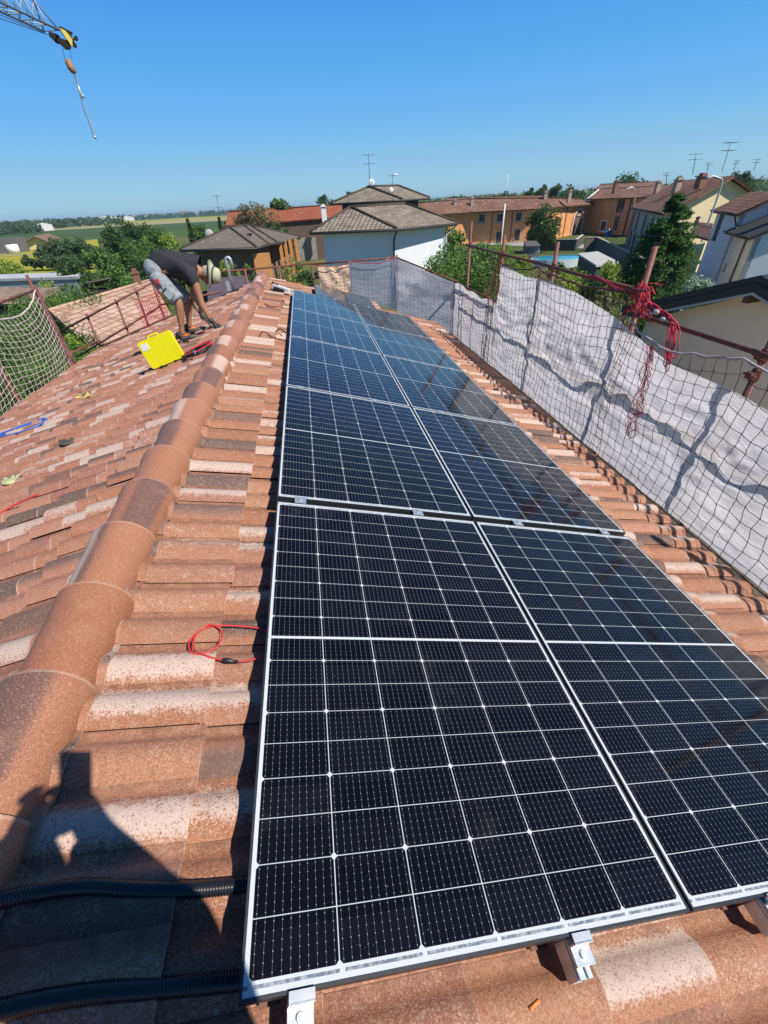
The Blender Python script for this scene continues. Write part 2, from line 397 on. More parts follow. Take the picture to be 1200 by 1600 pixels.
# walls and underside
mb = MB()
LW = LU(3.6, 0, -0.25); RW = RU(2.9, 0, -0.25)
prof = [(LW.x, GZ), (RW.x, GZ), (RW.x, RW.z), (APEX.x, APEX.z - 0.12), (LW.x, LW.z)]
mb.prism([(x, -2.4, z) for x, z in prof], (0, 9.8 + 2.4, 0))
mb.build('wall', plain('house_plaster', (0.45, 0.38, 0.28), 0.9, 0.2, 2), house)
mb = MB()
for P, uh, ve in ((RU, 3.12, 9.8), (LU, 3.86, 9.85)):
    a = [P(-0.0 if P is LU else -0.66, v, h) for v, h in ()]
    u0 = -0.66 if P is RU else 0.0
    mb.prism([P(u0, -2.58, -0.18), P(uh, -2.58, -0.18), P(uh, ve, -0.18), P(u0, ve, -0.18)], (0, 0, -0.05))
mb.prism([RU(-0.66, 9.8, -0.185), RU(1.85, 9.8, -0.185), RU(1.85, 10.6, -0.185), RU(-0.66, 10.6, -0.185)], (0, 0, -0.05))
mb.build('roof_deck', M_dark, house)
mb = MB()                                         # gutter along the right eave
gp = []
for k in range(9):
    an = math.pi + math.pi * k / 8; gp.append((0.075 * math.cos(an), 0.07 * math.sin(an)))
E0 = RU(3.27, 0, -0.23)
for side in (0, 1):
    pass
vs = []; fs = []
for yi, y in enumerate((-2.6, 9.9)):
    for (x, z) in gp: vs.append((E0.x + x, y, E0.z + z))
    for (x, z) in gp[::-1]: vs.append((E0.x + x * 0.94, y, E0.z + z * 0.94 + 0.002))
n_ = len(gp) * 2
fs = [(i, (i + 1) % n_, (i + 1) % n_ + n_, i + n_) for i in range(n_)]
mb.mesh(vs, fs, 0, smooth=True)
mb.build('gutter', plain('dark_gutter', (0.015, 0.011, 0.009), 0.6, 0.3), house)  # near-black: the shade of the eave gap is put into its colour
# ridge caps
RC = APEX + Vector((0, 0, 0.012))
def ridge_cap(y0, y1, name='ridge_tile', zoff=0.0, seg=18):
    mb = MB(); rings = []; n_ = 8
    jr = random.Random(int(y0 * 100)); dx = jr.uniform(-0.009, 0.009); dz = jr.uniform(-0.005, 0.005)
    for inner in (0, 1):
        for i in range(n_ + 1):
            t = i / n_; y = y0 + (y1 - y0 + 0.045) * t
            R_ = 0.104 + 0.020 * t - (0.014 if inner else 0); H = 0.102 + 0.024 * t - (0.014 if inner else 0)
            if not inner and i >= n_ - 1: R_ += 0.005; H += 0.005
            for k in range(seg + 1):
                an = math.pi * (-0.08 + 1.16 * k / seg)
                rings.append((Vector((RC.x + dx + R_ * 1.06 * math.cos(an), y, RC.z - 0.028 + zoff + dz + H * math.sin(an))), (k / seg, t)))
    w_ = seg + 1; vs = [a for a, b in rings]; uvs = [b for a, b in rings]; fs = []
    m_ = (n_ + 1) * w_
    for i in range(n_):
        for k in range(seg):
            fs.append((i * w_ + k, (i + 1) * w_ + k, (i + 1) * w_ + k + 1, i * w_ + k + 1))
            fs.append((m_ + i * w_ + k, m_ + i * w_ + k + 1, m_ + (i + 1) * w_ + k + 1, m_ + (i + 1) * w_ + k))
    mb.mesh(vs, fs, 0, uvs, smooth=True)
    for i in (0, n_):
        mb.mesh(vs, [(i * w_ + k, i * w_ + k + 1, m_ + i * w_ + k + 1, m_ + i * w_ + k) for k in range(seg)], 0, uvs)
    for k in (0, seg):
        mb.mesh(vs, [(i * w_ + k, m_ + i * w_ + k, m_ + (i + 1) * w_ + k, (i + 1) * w_ + k) for i in range(n_)], 0, uvs)
    return mb.build(name, M_ridge, house, merge=False)
y = 0.333 - 0.372 * 8
while y < 9.75:
    ridge_cap(y, y + 0.372); y += 0.372
mb = MB(); mb.sphere((RC.x, 9.86, RC.z - 0.02), 0.125, 18, 10, (1.0, 0.55, 0.95)); mb.build('ridge_end_cap', M_ridge, house)
ridge_cap(10.15, 10.55, zoff=0.01)
# mortar bedding under the caps
mb = MB(); mb.box((RC.x, 3.6, RC.z - 0.035), 0.22, 12.3, 0.05)
mb.build('mortar_bed', plain('mortar', (0.30, 0.24, 0.19), 0.9, 0.3, 20), house)

# ------------------------------------------------------------------ solar panels
GAPX, GAPY, GAP1 = 0.0226, 0.0221, 0.0268
def row_v(r): return r * (PL + GAPY) + (GAP1 if r else 0)
def make_panel(u0, v0, label, w_=PW, l_=PL, lift=0.0, mat=None, group='solar panels of the array on the right slope'):
    o = empty('solar_panel', RU(u0 + w_ / 2, v0 + l_ / 2, lift - 0.035), label, 'solar panel', group)
    e = 0.006; ax = (U, V, N); T = 0.035
    mb = MB()
    mb.box(RU(u0 - e / 2, v0 + l_ / 2, lift - T / 2), e, l_ + 2 * e, T, ax); mb.box(RU(u0 + w_ + e / 2, v0 + l_ / 2, lift - T / 2), e, l_ + 2 * e, T, ax)
    mb.box(RU(u0 + w_ / 2, v0 - e / 2, lift - T / 2), w_, e, T, ax); mb.box(RU(u0 + w_ / 2, v0 + l_ + e / 2, lift - T / 2), w_, e, T, ax)
    mb.box(RU(u0 + w_ / 2, v0 + 0.012, lift - T + 0.001), w_ - 0.001, 0.024, 0.002, ax); mb.box(RU(u0 + w_ / 2, v0 + l_ - 0.012, lift - T + 0.001), w_ - 0.001, 0.024, 0.002, ax)
    mb.build('frame', M_frame, o)
    g = MB(); z1 = lift - 0.0015; z0 = lift - 0.007
    q = [(0, 0), (w_, 0), (w_, l_), (0, l_)]
    g.face([RU(u0 + a, v0 + b, z1) for a, b in q], q)
    g.build('cell_glass', mat or M_pv, o)
    g = MB(); g.prism([RU(u0 + a, v0 + b, z0) for a, b in q], N * -0.003); g.build('backsheet', plain('backsheet', (0.5, 0.5, 0.5), 0.6, 0.1), o)
    return o
ordn = ['nearest', 'second', 'third', 'fourth', 'farthest']
for c in (0, 1):
    for r in range(5):
        side = 'ridge-side column' if c == 0 else 'eave-side column'
        make_panel(c * (PW + GAPX), row_v(r), f'{ordn[r]} black solar panel in the {side} of the array', lift=-0.004 if (r == 0) else 0.0)
def dark_glass():
    mt, n, b = newmat('dusty_dark_glass'); g = G(n); o = g.obj()
    n.links.new(g.mix(g.step(g.noise(o, 12, 4), 0.35, 0.7), (0.03, 0.032, 0.035), (0.09, 0.09, 0.085)), b.inputs['Base Color']); b.inputs['Roughness'].default_value = 0.12
    b.inputs['Specular IOR Level'].default_value = 0.9
    return mt
M_dg = dark_glass()
make_panel(0.43, row_v(5) + 0.04, 'grey reflective panel lying past the far end of the array, ridge side', 0.60, 1.35, mat=M_dg, group='reflective panels past the array')
make_panel(1.05, row_v(5) + 0.04, 'grey reflective panel lying past the far end of the array, eave side', 0.55, 1.28, mat=M_dg, group='reflective panels past the array')
# mounting rails (short pieces under each joint) and clamps
CU = [0.115, 0.785, 1.445, 2.10]
cuname = ['first', 'second', 'third', 'fourth']
def clamp(u, v, label, end=False):
    o = empty('panel_clamp', RU(u, v, -0.035), label, 'clamp', 'clamps holding the solar panels')
    ax = (U, V, N); b = MB()
    if end:
        b.box(RU(u, v + 0.0, 0.002), 0.052, 0.018, 0.004, ax)
        b.box(RU(u, v - 0.009, -0.011), 0.052, 0.004, 0.03, ax)
        b.box(RU(u, v - 0.026, -0.0245), 0.052, 0.032, 0.004, ax)
        b.box(RU(u, v - 0.043, -0.028), 0.052, 0.003, 0.012, ax)
        bz = -0.0225; bv = v - 0.027
    else:
        b.box(RU(u, v, 0.0035), 0.06, 0.052, 0.004, ax); b.box(RU(u, v, -0.014), 0.056, 0.01, 0.03, ax)
        bz = 0.0055; bv = v
    b.build('bracket', M_alu, o)
    s = MB(); s.tube([RU(u, bv, bz), RU(u, bv, bz + 0.006)], 0.0085, 12, smooth=False); s.tube([RU(u, bv, bz + 0.006), RU(u, bv, bz + 0.0065)], 0.0045, 6, smooth=False)
    s.build('bolt', M_galv, o)
for i, u in enumerate(CU):
    o = empty('mounting_rail', RU(u, -0.03, -0.12), f'{cuname[i]} short aluminium rail from the ridge under the near panel edge', 'mounting rail', 'mounting rails under the panels')
    b = MB(); ax = (U, V, N)
    b.box(RU(u, 0.05, -0.052), 0.040, 0.25, 0.004, ax); b.box(RU(u - 0.018, 0.05, -0.074), 0.004, 0.25, 0.04, ax); b.box(RU(u + 0.018, 0.05, -0.074), 0.004, 0.25, 0.04, ax)
    b.box(RU(u, 0.05, -0.096), 0.040, 0.25, 0.004, ax); b.box(RU(u - 0.012, 0.05, -0.046), 0.012, 0.25, 0.008, ax); b.box(RU(u + 0.012, 0.05, -0.046), 0.012, 0.25, 0.008, ax)
    b.build('rail', M_alu, o)
    b = MB(); b.box(RU(u - 0.028, 0.045, -0.085), 0.006, 0.10, 0.085, ax); b.box(RU(u - 0.05, 0.045, -0.127), 0.05, 0.10, 0.006, ax); b.build('roof_hook', plain('brown_bracket', (0.16, 0.07, 0.045), 0.5, 0.2), o)
    clamp(u, -0.012, f'{cuname[i]} end clamp from the ridge on the near edge of the array', end=True)
    for r in range(1, 5):
        vv = row_v(r) - GAPY / 2 - (GAP1 / 2 if r == 1 else 0)
        clamp(u, vv, f'{cuname[i]} clamp from the ridge in the {cuname[r-1]} joint between panel rows')
    clamp(u, row_v(5) - 0.004, f'{cuname[i]} clamp from the ridge on the far edge of the array')
# long dark rails running under each row joint so that the panels rest on something
for r in range(6):
    b = MB(); vv = row_v(r) - (GAPY / 2 if r else -0.12)
    b.box(RU(1.15, vv, -0.075), 2.2, 0.035, 0.05, (U, V, N))
    one('support_rail', b, M_frame, f'dark crosswise rail carrying the {(ordn + ["last"])[r]} edge of the panel rows', 'rail', 'crosswise rails under the panels')

# ------------------------------------------------------------------ conduits, cables, small things on the tiles
def hR(v): return -0.168 + 0.034 * wave(v / GV) + 0.016
def corrugated(pts, r, label):
    P = smooth_path(pts, 14); rs = []; out_ = []
    d = 0; L = [0]
    for i in range(1, len(P)): d += (P[i] - P[i - 1]).length; L.append(d)
    n = int(d / 0.0017); j = 0
    for i in range(n + 1):
        s_ = d * i / n
        while j < len(L) - 2 and L[j + 1] < s_: j += 1
        t = (s_ - L[j]) / max(L[j + 1] - L[j], 1e-9); out_.append(P[j].lerp(P[j + 1], t)); rs.append(r - 0.0009 + 0.0009 * (1, 1, -0.6, -1)[i % 4])
    mb = MB(); mb.tube(out_, rs, 14)
    return one('corrugated_conduit', mb, M_conduit, label, 'conduit', 'black corrugated conduits', origin=pts[0])
corrugated([RU(-0.95, 0.16, -0.13), RU(-0.72, 0.20, -0.08), RU(-0.60, 0.215, -0.085), RU(-0.46, 0.235, -0.11), RU(-0.36, 0.235, -0.112), RU(-0.26, 0.22, -0.115), RU(-0.13, 0.205, -0.115), RU(0.0, 0.20, -0.11), RU(0.2, 0.2, -0.11)], 0.0175, 'upper of two black corrugated conduits, crossing to the panel edge')
corrugated([RU(-0.95, -0.02, -0.11), RU(-0.72, 0.02, -0.09), RU(-0.58, 0.045, -0.105), RU(-0.45, 0.062, -0.115), RU(-0.31, 0.063, -0.115), RU(-0.15, 0.05, -0.115), RU(0.0, 0.04, -0.115), RU(0.2, 0.03, -0.12)], 0.0185, 'lower of two black corrugated conduits, at the bottom left corner')
def cable(name, pts, r, mat, label, cat='cable', group=None, n=8):
    mb = MB(); mb.tube(smooth_path(pts, n), r, 8); return one(name, mb, mat, label, cat, group, origin=pts[0])
lp = [(0.06, 0.955, -.105), (-0.01, 0.97, -.100), (-0.07, 0.98, -.10), (-0.13, 0.985, -.10), (-0.18, 0.985, -.102), (-0.235, 0.975, -.11), (-0.268, 0.94, -.115), (-0.275, 0.905, -.12), (-0.255, 0.87, -.118), (-0.222, 0.865, -.112), (-0.18, 0.89, -.108), (-0.165, 0.93, -.10), (-0.178, 0.965, -.095), (-0.215, 0.982, -.095), (-0.252, 0.955, -.105), (-0.262, 0.91, -.112), (-0.245, 0.875, -.11), (-0.20, 0.85, -.105), (-0.165, 0.838, -.105), (-0.145, 0.835, -.105)]
lo = empty('cable_loop', RU(-0.2, 0.9, -0.12), 'looped red cable with a black plug beside the near panel edge', 'cable')
mb = MB(); mb.tube(smooth_path([RU(*p) for p in lp], 8), 0.0032, 8); mb.build('cable', M_redcable, lo)
mb = MB(); mb.tube(smooth_path([RU(-0.10, 0.828, -.105), RU(-0.06, 0.832, -.104), RU(-0.03, 0.838, -.10), RU(0.05, 0.85, -.09)], 6), 0.0032, 8); mb.build('cable', M_redcable, lo)
mb = MB(); mb.tube([RU(-0.15, 0.836, -.105), RU(-0.14, 0.834, -.105), RU(-0.125, 0.832, -.105), RU(-0.118, 0.83, -.105), RU(-0.095, 0.828, -.105)], [0.006, 0.009, 0.0095, 0.0065, 0.005], 10); mb.build('plug', M_blackcable, lo)
# cigarette-sized orange stub and dark pebble on the nearest tile
b = MB(); c0 = RU(0.655, -0.095, -0.118); c1 = RU(0.685, -0.086, -0.118); b.tube([c0, c0.lerp(c1, 0.7), c1], [0.004, 0.004, 0.0038], 10)
one('orange_stub', b, plain('orange_paper', (0.75, 0.25, 0.05), 0.6, 0.2, 200), 'small orange stub lying on the nearest tile', 'stub', origin=c0)
b = MB(); b.sphere(RU(0.71, -0.092, -0.12), 0.004, 8, 5, (1, 1.2, 0.8)); one('pebble', b, M_dark, 'tiny dark pebble beside the orange stub', 'pebble')
# blue cable and red cables on the left slope
hl = -0.118
cable('blue_cable', [LU(3.35, 4.95, hl), LU(3.0, 5.0, hl), LU(2.65, 4.93, hl), LU(2.38, 4.9, hl), LU(2.25, 4.86, hl), LU(2.2, 4.72, hl), LU(2.3, 4.62, hl), LU(2.6, 4.75, hl), LU(3.0, 4.95, hl + .01), LU(3.4, 5.2, hl)], 0.012, M_bluecable, 'blue cable bent double on the left slope at the photo edge')
cable('blue_cable', [LU(3.45, 5.05, hl), LU(3.1, 5.1, hl), LU(2.7, 5.02, hl), LU(2.35, 4.94, hl), LU(2.24, 4.8, hl + .02)], 0.010, M_bluecable, 'second blue cable strand lying along the bent one on the left slope')
cable('red_cable', [LU(1.6, 2.25, hl), LU(1.4, 2.33, hl), LU(1.25, 2.40, hl), LU(1.12, 2.46, hl), LU(0.98, 2.47, hl)], 0.006, M_redcable, 'thin red cable end on the left slope above the pale tile')
cable('red_cable', [LU(1.35, 1.93, hl), LU(1.2, 1.96, hl), LU(1.1, 1.97, hl)], 0.006, M_redcable, 'short red cable end at the left photo edge')
def gloveish(c, label, mat, s=0.09):
    mb = MB(); rr = random.Random(int(c.y * 91)); pts = []
    mb.sphere(c + Vector((0, 0, 0.012)), s, 12, 7, (0.6, 0.45, 0.2))
    for k in range(4):
        a = c + Vector((-0.03 + 0.02 * k, 0.02, 0.012)); d = Vector((rr.uniform(-0.6, 0.1), rr.uniform(0.3, 0.9), 0.05)).normalized()
        mb.tube([a, a + d * s * 0.5, a + d * s * 0.8 + Vector((0.01, 0, -0.005))], [0.012, 0.011, 0.007], 8)
    one('work_glove', mb, mat, label, 'glove', origin=c)
gloveish(LU(1.28, 3.46, -0.13), 'dark work glove with a pale cuff dropped on the left slope', plain('glove_dark', (0.06, 0.06, 0.045), 0.8, 0.4, 40))
gloveish(LU(1.55, 3.02, -0.13), 'pale green work glove dropped at the left photo edge', plain('glove_pale', (0.42, 0.42, 0.22), 0.8, 0.3, 40), 0.10)
mb = MB(); c = LU(1.88, 5.13, -0.12)
for k in range(5):
    d = Vector((math.cos(k * 1.3), math.sin(k * 1.3), 0.3)); mb.face([c, c + d * 0.07 + Vector((0.02, 0, 0)), c + d * 0.1, c + d * 0.06 + Vector((0, 0.03, 0.02))])
one('dry_leaf', mb, plain('dry_leaf', (0.5, 0.38, 0.12), 0.8, 0.3, 30), 'crumpled dry yellow leaf on the left slope', 'leaf', origin=c)
# far small things near the ridge
b = MB(); c = RU(-0.22, 8.95, -0.10); ax = ((U + V * -0.55).normalized(), (V + U * 0.55).normalized(), N)
b.box(c + N * 0.04, 0.34, 0.11, 0.06, ax); o = empty('tool_box', c, 'white boxy tool lying on the tiles beyond the ridge end', 'tool'); b.build('case', plain('white_plastic', (0.75, 0.75, 0.73), 0.5, 0.05), o)
b = MB(); b.box(c + N * 0.02 - ax[1] * 0.09, 0.2, 0.06, 0.05, ax); b.tube([c - ax[0] * 0.2, c - ax[0] * 0.2 + N * 0.1, c - ax[0] * 0.08 + N * 0.08], 0.012, 8); b.build('handle', M_dark, o)
cable('cable_offcut', [RU(-0.42, 7.5, -.12), RU(-0.36, 7.35, -.11), RU(-0.2, 7.4, -.10), RU(-0.12, 7.55, -.05), RU(-0.17, 7.75, -.06), RU(-0.14, 7.85, -.1)], 0.009, plain('brown_cable', (0.3, 0.1, 0.07), 0.5, 0.2), 'brown cable offcut curled beside the far ridge')
cable('cable_offcut', [RU(0.02, 5.35, -.1), RU(-0.1, 5.4, -.11), RU(-0.2, 5.45, -.11), RU(-0.32, 5.55, -.09), RU(-0.36, 5.42, -.12)], 0.006, M_blackcable, 'thin dark cable running from under the third panel row')
cable('cable_offcut', [RU(0.02, 5.72, -.1), RU(-0.06, 5.74, -.09), RU(-0.13, 5.78, -.07), RU(-0.18, 5.7, -.1)], 0.008, M_blackcable, 'stubby dark cable sticking out beside the fourth panel row')
# hooked galvanised post on the far part of the left slope
b = MB(); c = LU(0.57, 9.75, -0.14)
pts = [c, c + Vector((-0.03, 0, 0.55))]
for k in range(1, 8):
    an = math.pi * k / 7; pts.append(c + Vector((-0.03 - 0.0 + 0.05 * (1 - math.cos(an)) , 0, 0.55 + 0.06 * math.sin(an))))
pts.append(c + Vector((0.07, 0, 0.40)))
b.tube(pts, 0.028, 12); o = empty('hooked_post', c, 'hooked galvanised post standing on the far end of the left slope', 'post'); b.build('pipe', M_galv, o)
b = MB(); b.box(c + Vector((0, 0, 0.02)), 0.2, 0.14, 0.03, (UL, V, NL)); b.build('base_plate', M_dark, o)
b = MB(); b.box(c + Vector((-0.09, 0, 0.12)), 0.07, 0.05, 0.18); b.build('bracket', M_galv, o)
#END_ROOF
# ================================================================== scaffold guard, sheeting and nets on the right
def sheet_mat():
    mt, n, b = newmat('white_sheeting'); g = G(n); o = g.obj(); outn = n.nodes['Material Output']
    mp = n.nodes.new('ShaderNodeMapping'); mp.inputs['Scale'].default_value = (1, 0.6, 2.2); mp.inputs['Rotation'].default_value = (0.5, 0, 0); n.links.new(o, mp.inputs[0])
    f = g.noise(mp.outputs[0], 3.5, 7, 0.65); f2 = g.noise(mp.outputs[0], 18, 6, 0.75)
    col = g.mix(g.step(f, 0.3, 0.7), (0.54, 0.51, 0.53), (0.76, 0.73, 0.74))
    st_ = g.step(g.noise(o, 1.6, 5, 0.7), 0.52, 0.72); col = g.mix(g.m('MULTIPLY', st_, 0.35), col, (0.48, 0.42, 0.36)); n.links.new(col, b.inputs['Base Color']); b.inputs['Roughness'].default_value = 0.38
    tr = n.nodes.new('ShaderNodeBsdfTranslucent'); n.links.new(g.mix(g.step(f2, 0.3, 0.7), (0.80, 0.76, 0.80), (0.97, 0.94, 0.96)), tr.inputs[0])
    bmp = n.nodes.new('ShaderNodeBump'); bmp.inputs['Strength'].default_value = 1.0; bmp.inputs['Distance'].default_value = 0.045
    n.links.new(g.m('ADD', f, g.m('MULTIPLY', g.m('ABSOLUTE', g.m('SUBTRACT', f2, 0.5)), 0.9)), bmp.inputs['Height'])
    n.links.new(bmp.outputs[0], b.inputs['Normal']); n.links.new(bmp.outputs[0], tr.inputs[1])
    ms = n.nodes.new('ShaderNodeMixShader'); ms.inputs[0].default_value = 0.72; n.links.new(b.outputs[0], ms.inputs[1]); n.links.new(tr.outputs[0], ms.inputs[2])
    tp = n.nodes.new('ShaderNodeBsdfTransparent'); m2 = n.nodes.new('ShaderNodeMixShader'); m2.inputs[0].default_value = 0.13
    n.links.new(ms.outputs[0], m2.inputs[1]); n.links.new(tp.outputs[0], m2.inputs[2]); n.links.new(m2.outputs[0], outn.inputs[0])
    return mt
M_sheet = sheet_mat()
def lerpf(tab, y):
    for (a, b), (c, d) in zip(tab, tab[1:]):
        if y <= c: return b + (d - b) * max(0, (y - a)) / (c - a)
    return tab[-1][1]
TOP = [(-0.7, -0.17), (2.35, -0.17), (2.69, -0.136), (3.38, -0.136), (3.78, -0.056), (4.39, 0.092), (5.26, 0.205), (5.94, 0.24), (6.74, 0.205), (7.70, 0.285)]
TOP2 = [(7.53, -0.353), (8.67, -0.398), (9.64, -0.364), (10.3, -0.34), (10.9, -0.3)]
SX = 3.60
def fold(y, z, s=0.0, amp=1.0):
    n1 = noise.noise(Vector((y * 0.9 + s, z * 1.6 + y * 0.7, s)))
    n2 = noise.noise(Vector((y * 2.2 + z * 2.8 + s, z * 5.5, 3 + s)))
    n3 = noise.noise(Vector((y * 5 + z * 6, z * 11, 7 + s)))
    n4 = abs(noise.noise(Vector((y * 1.1 + z * 1.5 + s, z * 2.0 - y * 0.9, 11 + s)))); n5 = abs(noise.noise(Vector((y * 2.6 + z * 3.2, z * 4.2 - y * 1.6, 21 + s)))); n6 = abs(noise.noise(Vector((y * 7 + z * 5, z * 12, 31 + s)))); return amp * (0.05 * n1 + 0.018 * n2 + 0.010 * n3 + 0.06 * n4 - 0.045 * n5 + 0.012 * n6)
def sheet(name, path, top, bot, label, ny, nz=26, s=0.0, amp=1.0, fringe=0.0):
    """path(t)->(x,y,nx,ny) ; top/bot functions of t"""
    mb = MB(); vs = []
    for side in (0, 1):
        for i in range(ny + 1):
            t = i / ny; x, y, nx, ny_ = path(t); zt = top(t); zb = bot(t)
            for k in range(nz + 1):
                q = k / nz; z = zt + (zb - zt) * q
                L_ = x * 0.3 + y
                f = fold(L_, z, s, amp * (0.06 + 1.15 * math.sin(math.pi * min(1, q * 1.1)) if q < 0.85 else 0.45)) + side * 0.003
                vs.append((x + nx * f, y + ny_ * f, z))
    w_ = nz + 1; H = (ny + 1) * w_; fs = []
    for i in range(ny):
        for k in range(nz):
            a = i * w_ + k; fs.append((a, a + 1, a + w_ + 1, a + w_))
    mb.mesh(vs[:H], fs, 0, smooth=True)
    return one('plastic_sheet', mb, M_sheet, label, 'sheeting', 'white sheets on the right guard rail', origin=vs[0])
sheet('a', lambda t: (SX, -0.7 + t * 8.42, 1, 0), lambda t: lerpf(TOP, -0.7 + t * 8.42), lambda t: -1.43, 'long wrinkled white plastic sheet along the near half of the right eave', 260, 60)
sheet('b', lambda t: (SX + .005, 7.66 + t * 2.6, 1, 0), lambda t: lerpf(TOP2, 7.66 + t * 2.6) + 0.05 * abs(math.sin(t * 9.4)), lambda t: -1.45, 'lower white sheet with scalloped top along the far half of the right eave', 60, 22, 5.0, 0.6)
sheet('c', lambda t: (SX - t * 1.12, 10.26 + t * 1.3, 0.8, 0.5), lambda t: -0.34 + 0.45 * t, lambda t: -1.45 + 0.2 * t, 'short white sheet turning the far eave corner', 24, 20, 9.0, 0.5)
sheet('d', lambda t: (2.48 - t * 1.17, 11.56, 0, 1), lambda t: 0.12 - 0.05 * math.sin(math.pi * t), lambda t: -1.05 + 0.3 * t, 'white sheet closing the far gable, right of the peach one', 24, 18, 12.0, 0.4)
def peach():
    mb = MB(); vs = []
    for i in range(17):
        for k in range(13):
            x = 0.56 + 0.75 * i / 16; z = 0.05 - 0.66 * k / 12
            vs.append((x, 11.54 + 0.05 * noise.noise(Vector((x * 5, z * 5 + x * 4, 2))), z))
    mb.mesh(vs, [(i * 13 + k, i * 13 + k + 1, (i + 1) * 13 + k + 1, (i + 1) * 13 + k) for i in range(16) for k in range(12)], 0, smooth=True)
    one('plastic_sheet', mb, plain('peach_cloth', (0.72, 0.52, 0.36), 0.8, 0.2, 8), 'creased peach cloth sheet on the far gable net', 'sheeting', origin=vs[0])
peach()
# scaffold frame (one thing) > posts, rails, couplers, planks
sf = empty('guardrail_scaffold', (3.35, 4, GZ), 'rusty red pipe guard rail scaffold standing outside the white sheets', 'scaffold')
PX = 3.74
def coupler(p, par, s=1.0):
    b = MB(); b.tube([p + Vector((0, 0, -0.045 * s)), p + Vector((0, 0, 0.045 * s))], 0.036 * s, 8, smooth=False); b.box(p + Vector((-0.045 * s, 0, 0)), 0.05 * s, 0.05 * s, 0.05 * s); b.tube([p + Vector((-0.05 * s, -0.05 * s, 0)), p + Vector((-0.05 * s, 0.06 * s, 0))], 0.011 * s, 6)
    b.build('coupler', M_rust, par)
for y_, tp, r_ in ((-0.6, 0.8, .026), (1.0, 0.8, .026), (2.68, 0.62, .026), (4.25, 0.75, .030), (6.17, 0.68, .027), (8.03, 0.67, .026), (9.80, 0.83, .026), (11.0, -0.35, .026)):
    b = MB(); b.tube([(PX, y_, GZ), (PX, y_, tp)], r_, 10); b.build('post', M_rust2, sf)
for (ya, za, yb, zb) in ((-0.6, 0.16, 4.3, 0.15), (4.1, 0.37, 6.8, 0.40), (6.7, 0.40, 9.9, 0.42), (-0.6, -0.62, 4.6, -0.64), (4.5, -0.70, 9.8, -0.68), (7.8, -0.36, 10.6, -0.35)):
    b = MB(); b.tube([(PX - 0.05, ya, za), (PX - 0.05, (ya + yb) / 2, (za + zb) / 2 - 0.008), (PX - 0.05, yb, zb)], 0.021, 8); b.build('rail', M_rust, sf)
for y_, z_ in ((2.68, 0.13), (2.68, -0.02), (4.25, 0.16), (6.17, 0.38), (8.03, 0.40), (9.80, 0.42), (4.25, 0.38)): coupler(Vector((PX, y_, z_)), sf)
for (a_, b_) in (((2.52, 11.66, GZ), (2.52, 11.66, 0.17)), ((0.42, 11.66, -2), (0.42, 11.66, 0.15)), ((1.33, 11.66, -2), (1.33, 11.66, 0.13))):
    b = MB(); b.tube([a_, b_], 0.022, 8); b.build('post', M_rust2, sf)
for a_, b_ in (((PX, 10.5, -0.36), (2.52, 11.66, 0.11)), ((2.52, 11.66, 0.12), (0.42, 11.66, 0.10)), ((0.42, 11.6, 0.12), (-1.0, 10.3, 0.22)), ((-1.0, 10.3, 0.22), (-1.7, 10.25, 0.21))):
    b = MB(); b.tube([a_, b_], 0.018, 8); b.build('rail', M_rust, sf)
b = MB()
for k in range(3): b.box((3.50 + 0.26 * k, 4.9, -1.72), 0.24, 11.6, 0.045)
b.build('plank', M_plank, sf)
b = MB(); b.tube([(4.3, 6.4, -3.6), (4.3, 8.0, -1.9)], 0.018, 6); b.build('brace', M_rust, sf)

# ------------------------------------------------------------------ nets: real strings
def net(P, ns, nt, r, mat_, name, label, cat='net', group=None, jit=0.25, sub=3, seed=1, seg=4, knots=True, rope=None, ropemat=None):
    """P(i, j) with float i in 0..ns (along), j in 0..nt (down)"""
    rnd = random.Random(seed); mb = MB()
    pts = {}
    def q(i, j):
        if (i, j) not in pts: pts[(i, j)] = Vector(P(i + rnd.uniform(-jit, jit) * 0.5, j + rnd.uniform(-jit, jit) * 0.5))
        return pts[(i, j)]
    for i in range(ns + 1):
        for j in range(nt + 1): q(i, j)
    def run(line):
        out_ = []
        for a, b in zip(line, line[1:]):
            for k in range(sub):
                t = k / sub; p = a.lerp(b, t); p = p + Vector((rnd.uniform(-1, 1), 0, rnd.uniform(-1.2, 0.6) - 1.0 * math.sin(math.pi * t))) * (a - b).length * 0.045; out_.append(p)
        out_.append(line[-1]); mb.tube(out_, r, seg, caps=False)
    for i in range(ns + 1): run([pts[(i, j)] for j in range(nt + 1)])
    for j in range(nt + 1): run([pts[(i, j)] for i in range(ns + 1)])
    if knots:
        for p in pts.values(): mb.sphere(p, r * 1.9, 5, 3)
    o = empty('safety_net', pts[(0, 0)], label, cat, group)
    mb.build('mesh', mat_, o)
    if rope:
        b = MB(); b.tube([pts[(i, 0)] + Vector((0, 0, 0.004)) for i in range(ns + 1)], rope, 6); b.build('rope', ropemat or mat_, o)
    return o
M_net_dim = plain('dusty_red_string', (0.13, 0.045, 0.05), 0.85, 0.45, 3)
gN = 'safety nets hung on the right guard rail'
def sag(y, a, b, d): t = (y - a) / (b - a); return -d * 4 * t * (1 - t)
def netA(i, j):
    y = 0.25 + i * 0.12; top = 0.13 + (sag(y, 2.68, 4.1, 0.12) if y > 2.68 else sag(y, 1.0, 2.68, 0.09) if y > 1.0 else 0)
    z = top + (-1.42 - top) * j / 13
    return (SX - .05 + 0.6 * fold(y, z, 0.0) - 0.02 + 0.03 * math.sin(y * 3 + z * 2), y + 0.02 * math.sin(z * 7), z)
net(netA, 32, 13, 0.0026, M_net_dim, 'a', 'wide-meshed pale pink net over the nearest stretch of white sheet', group=gN, rope=0.009, ropemat=M_net_white)
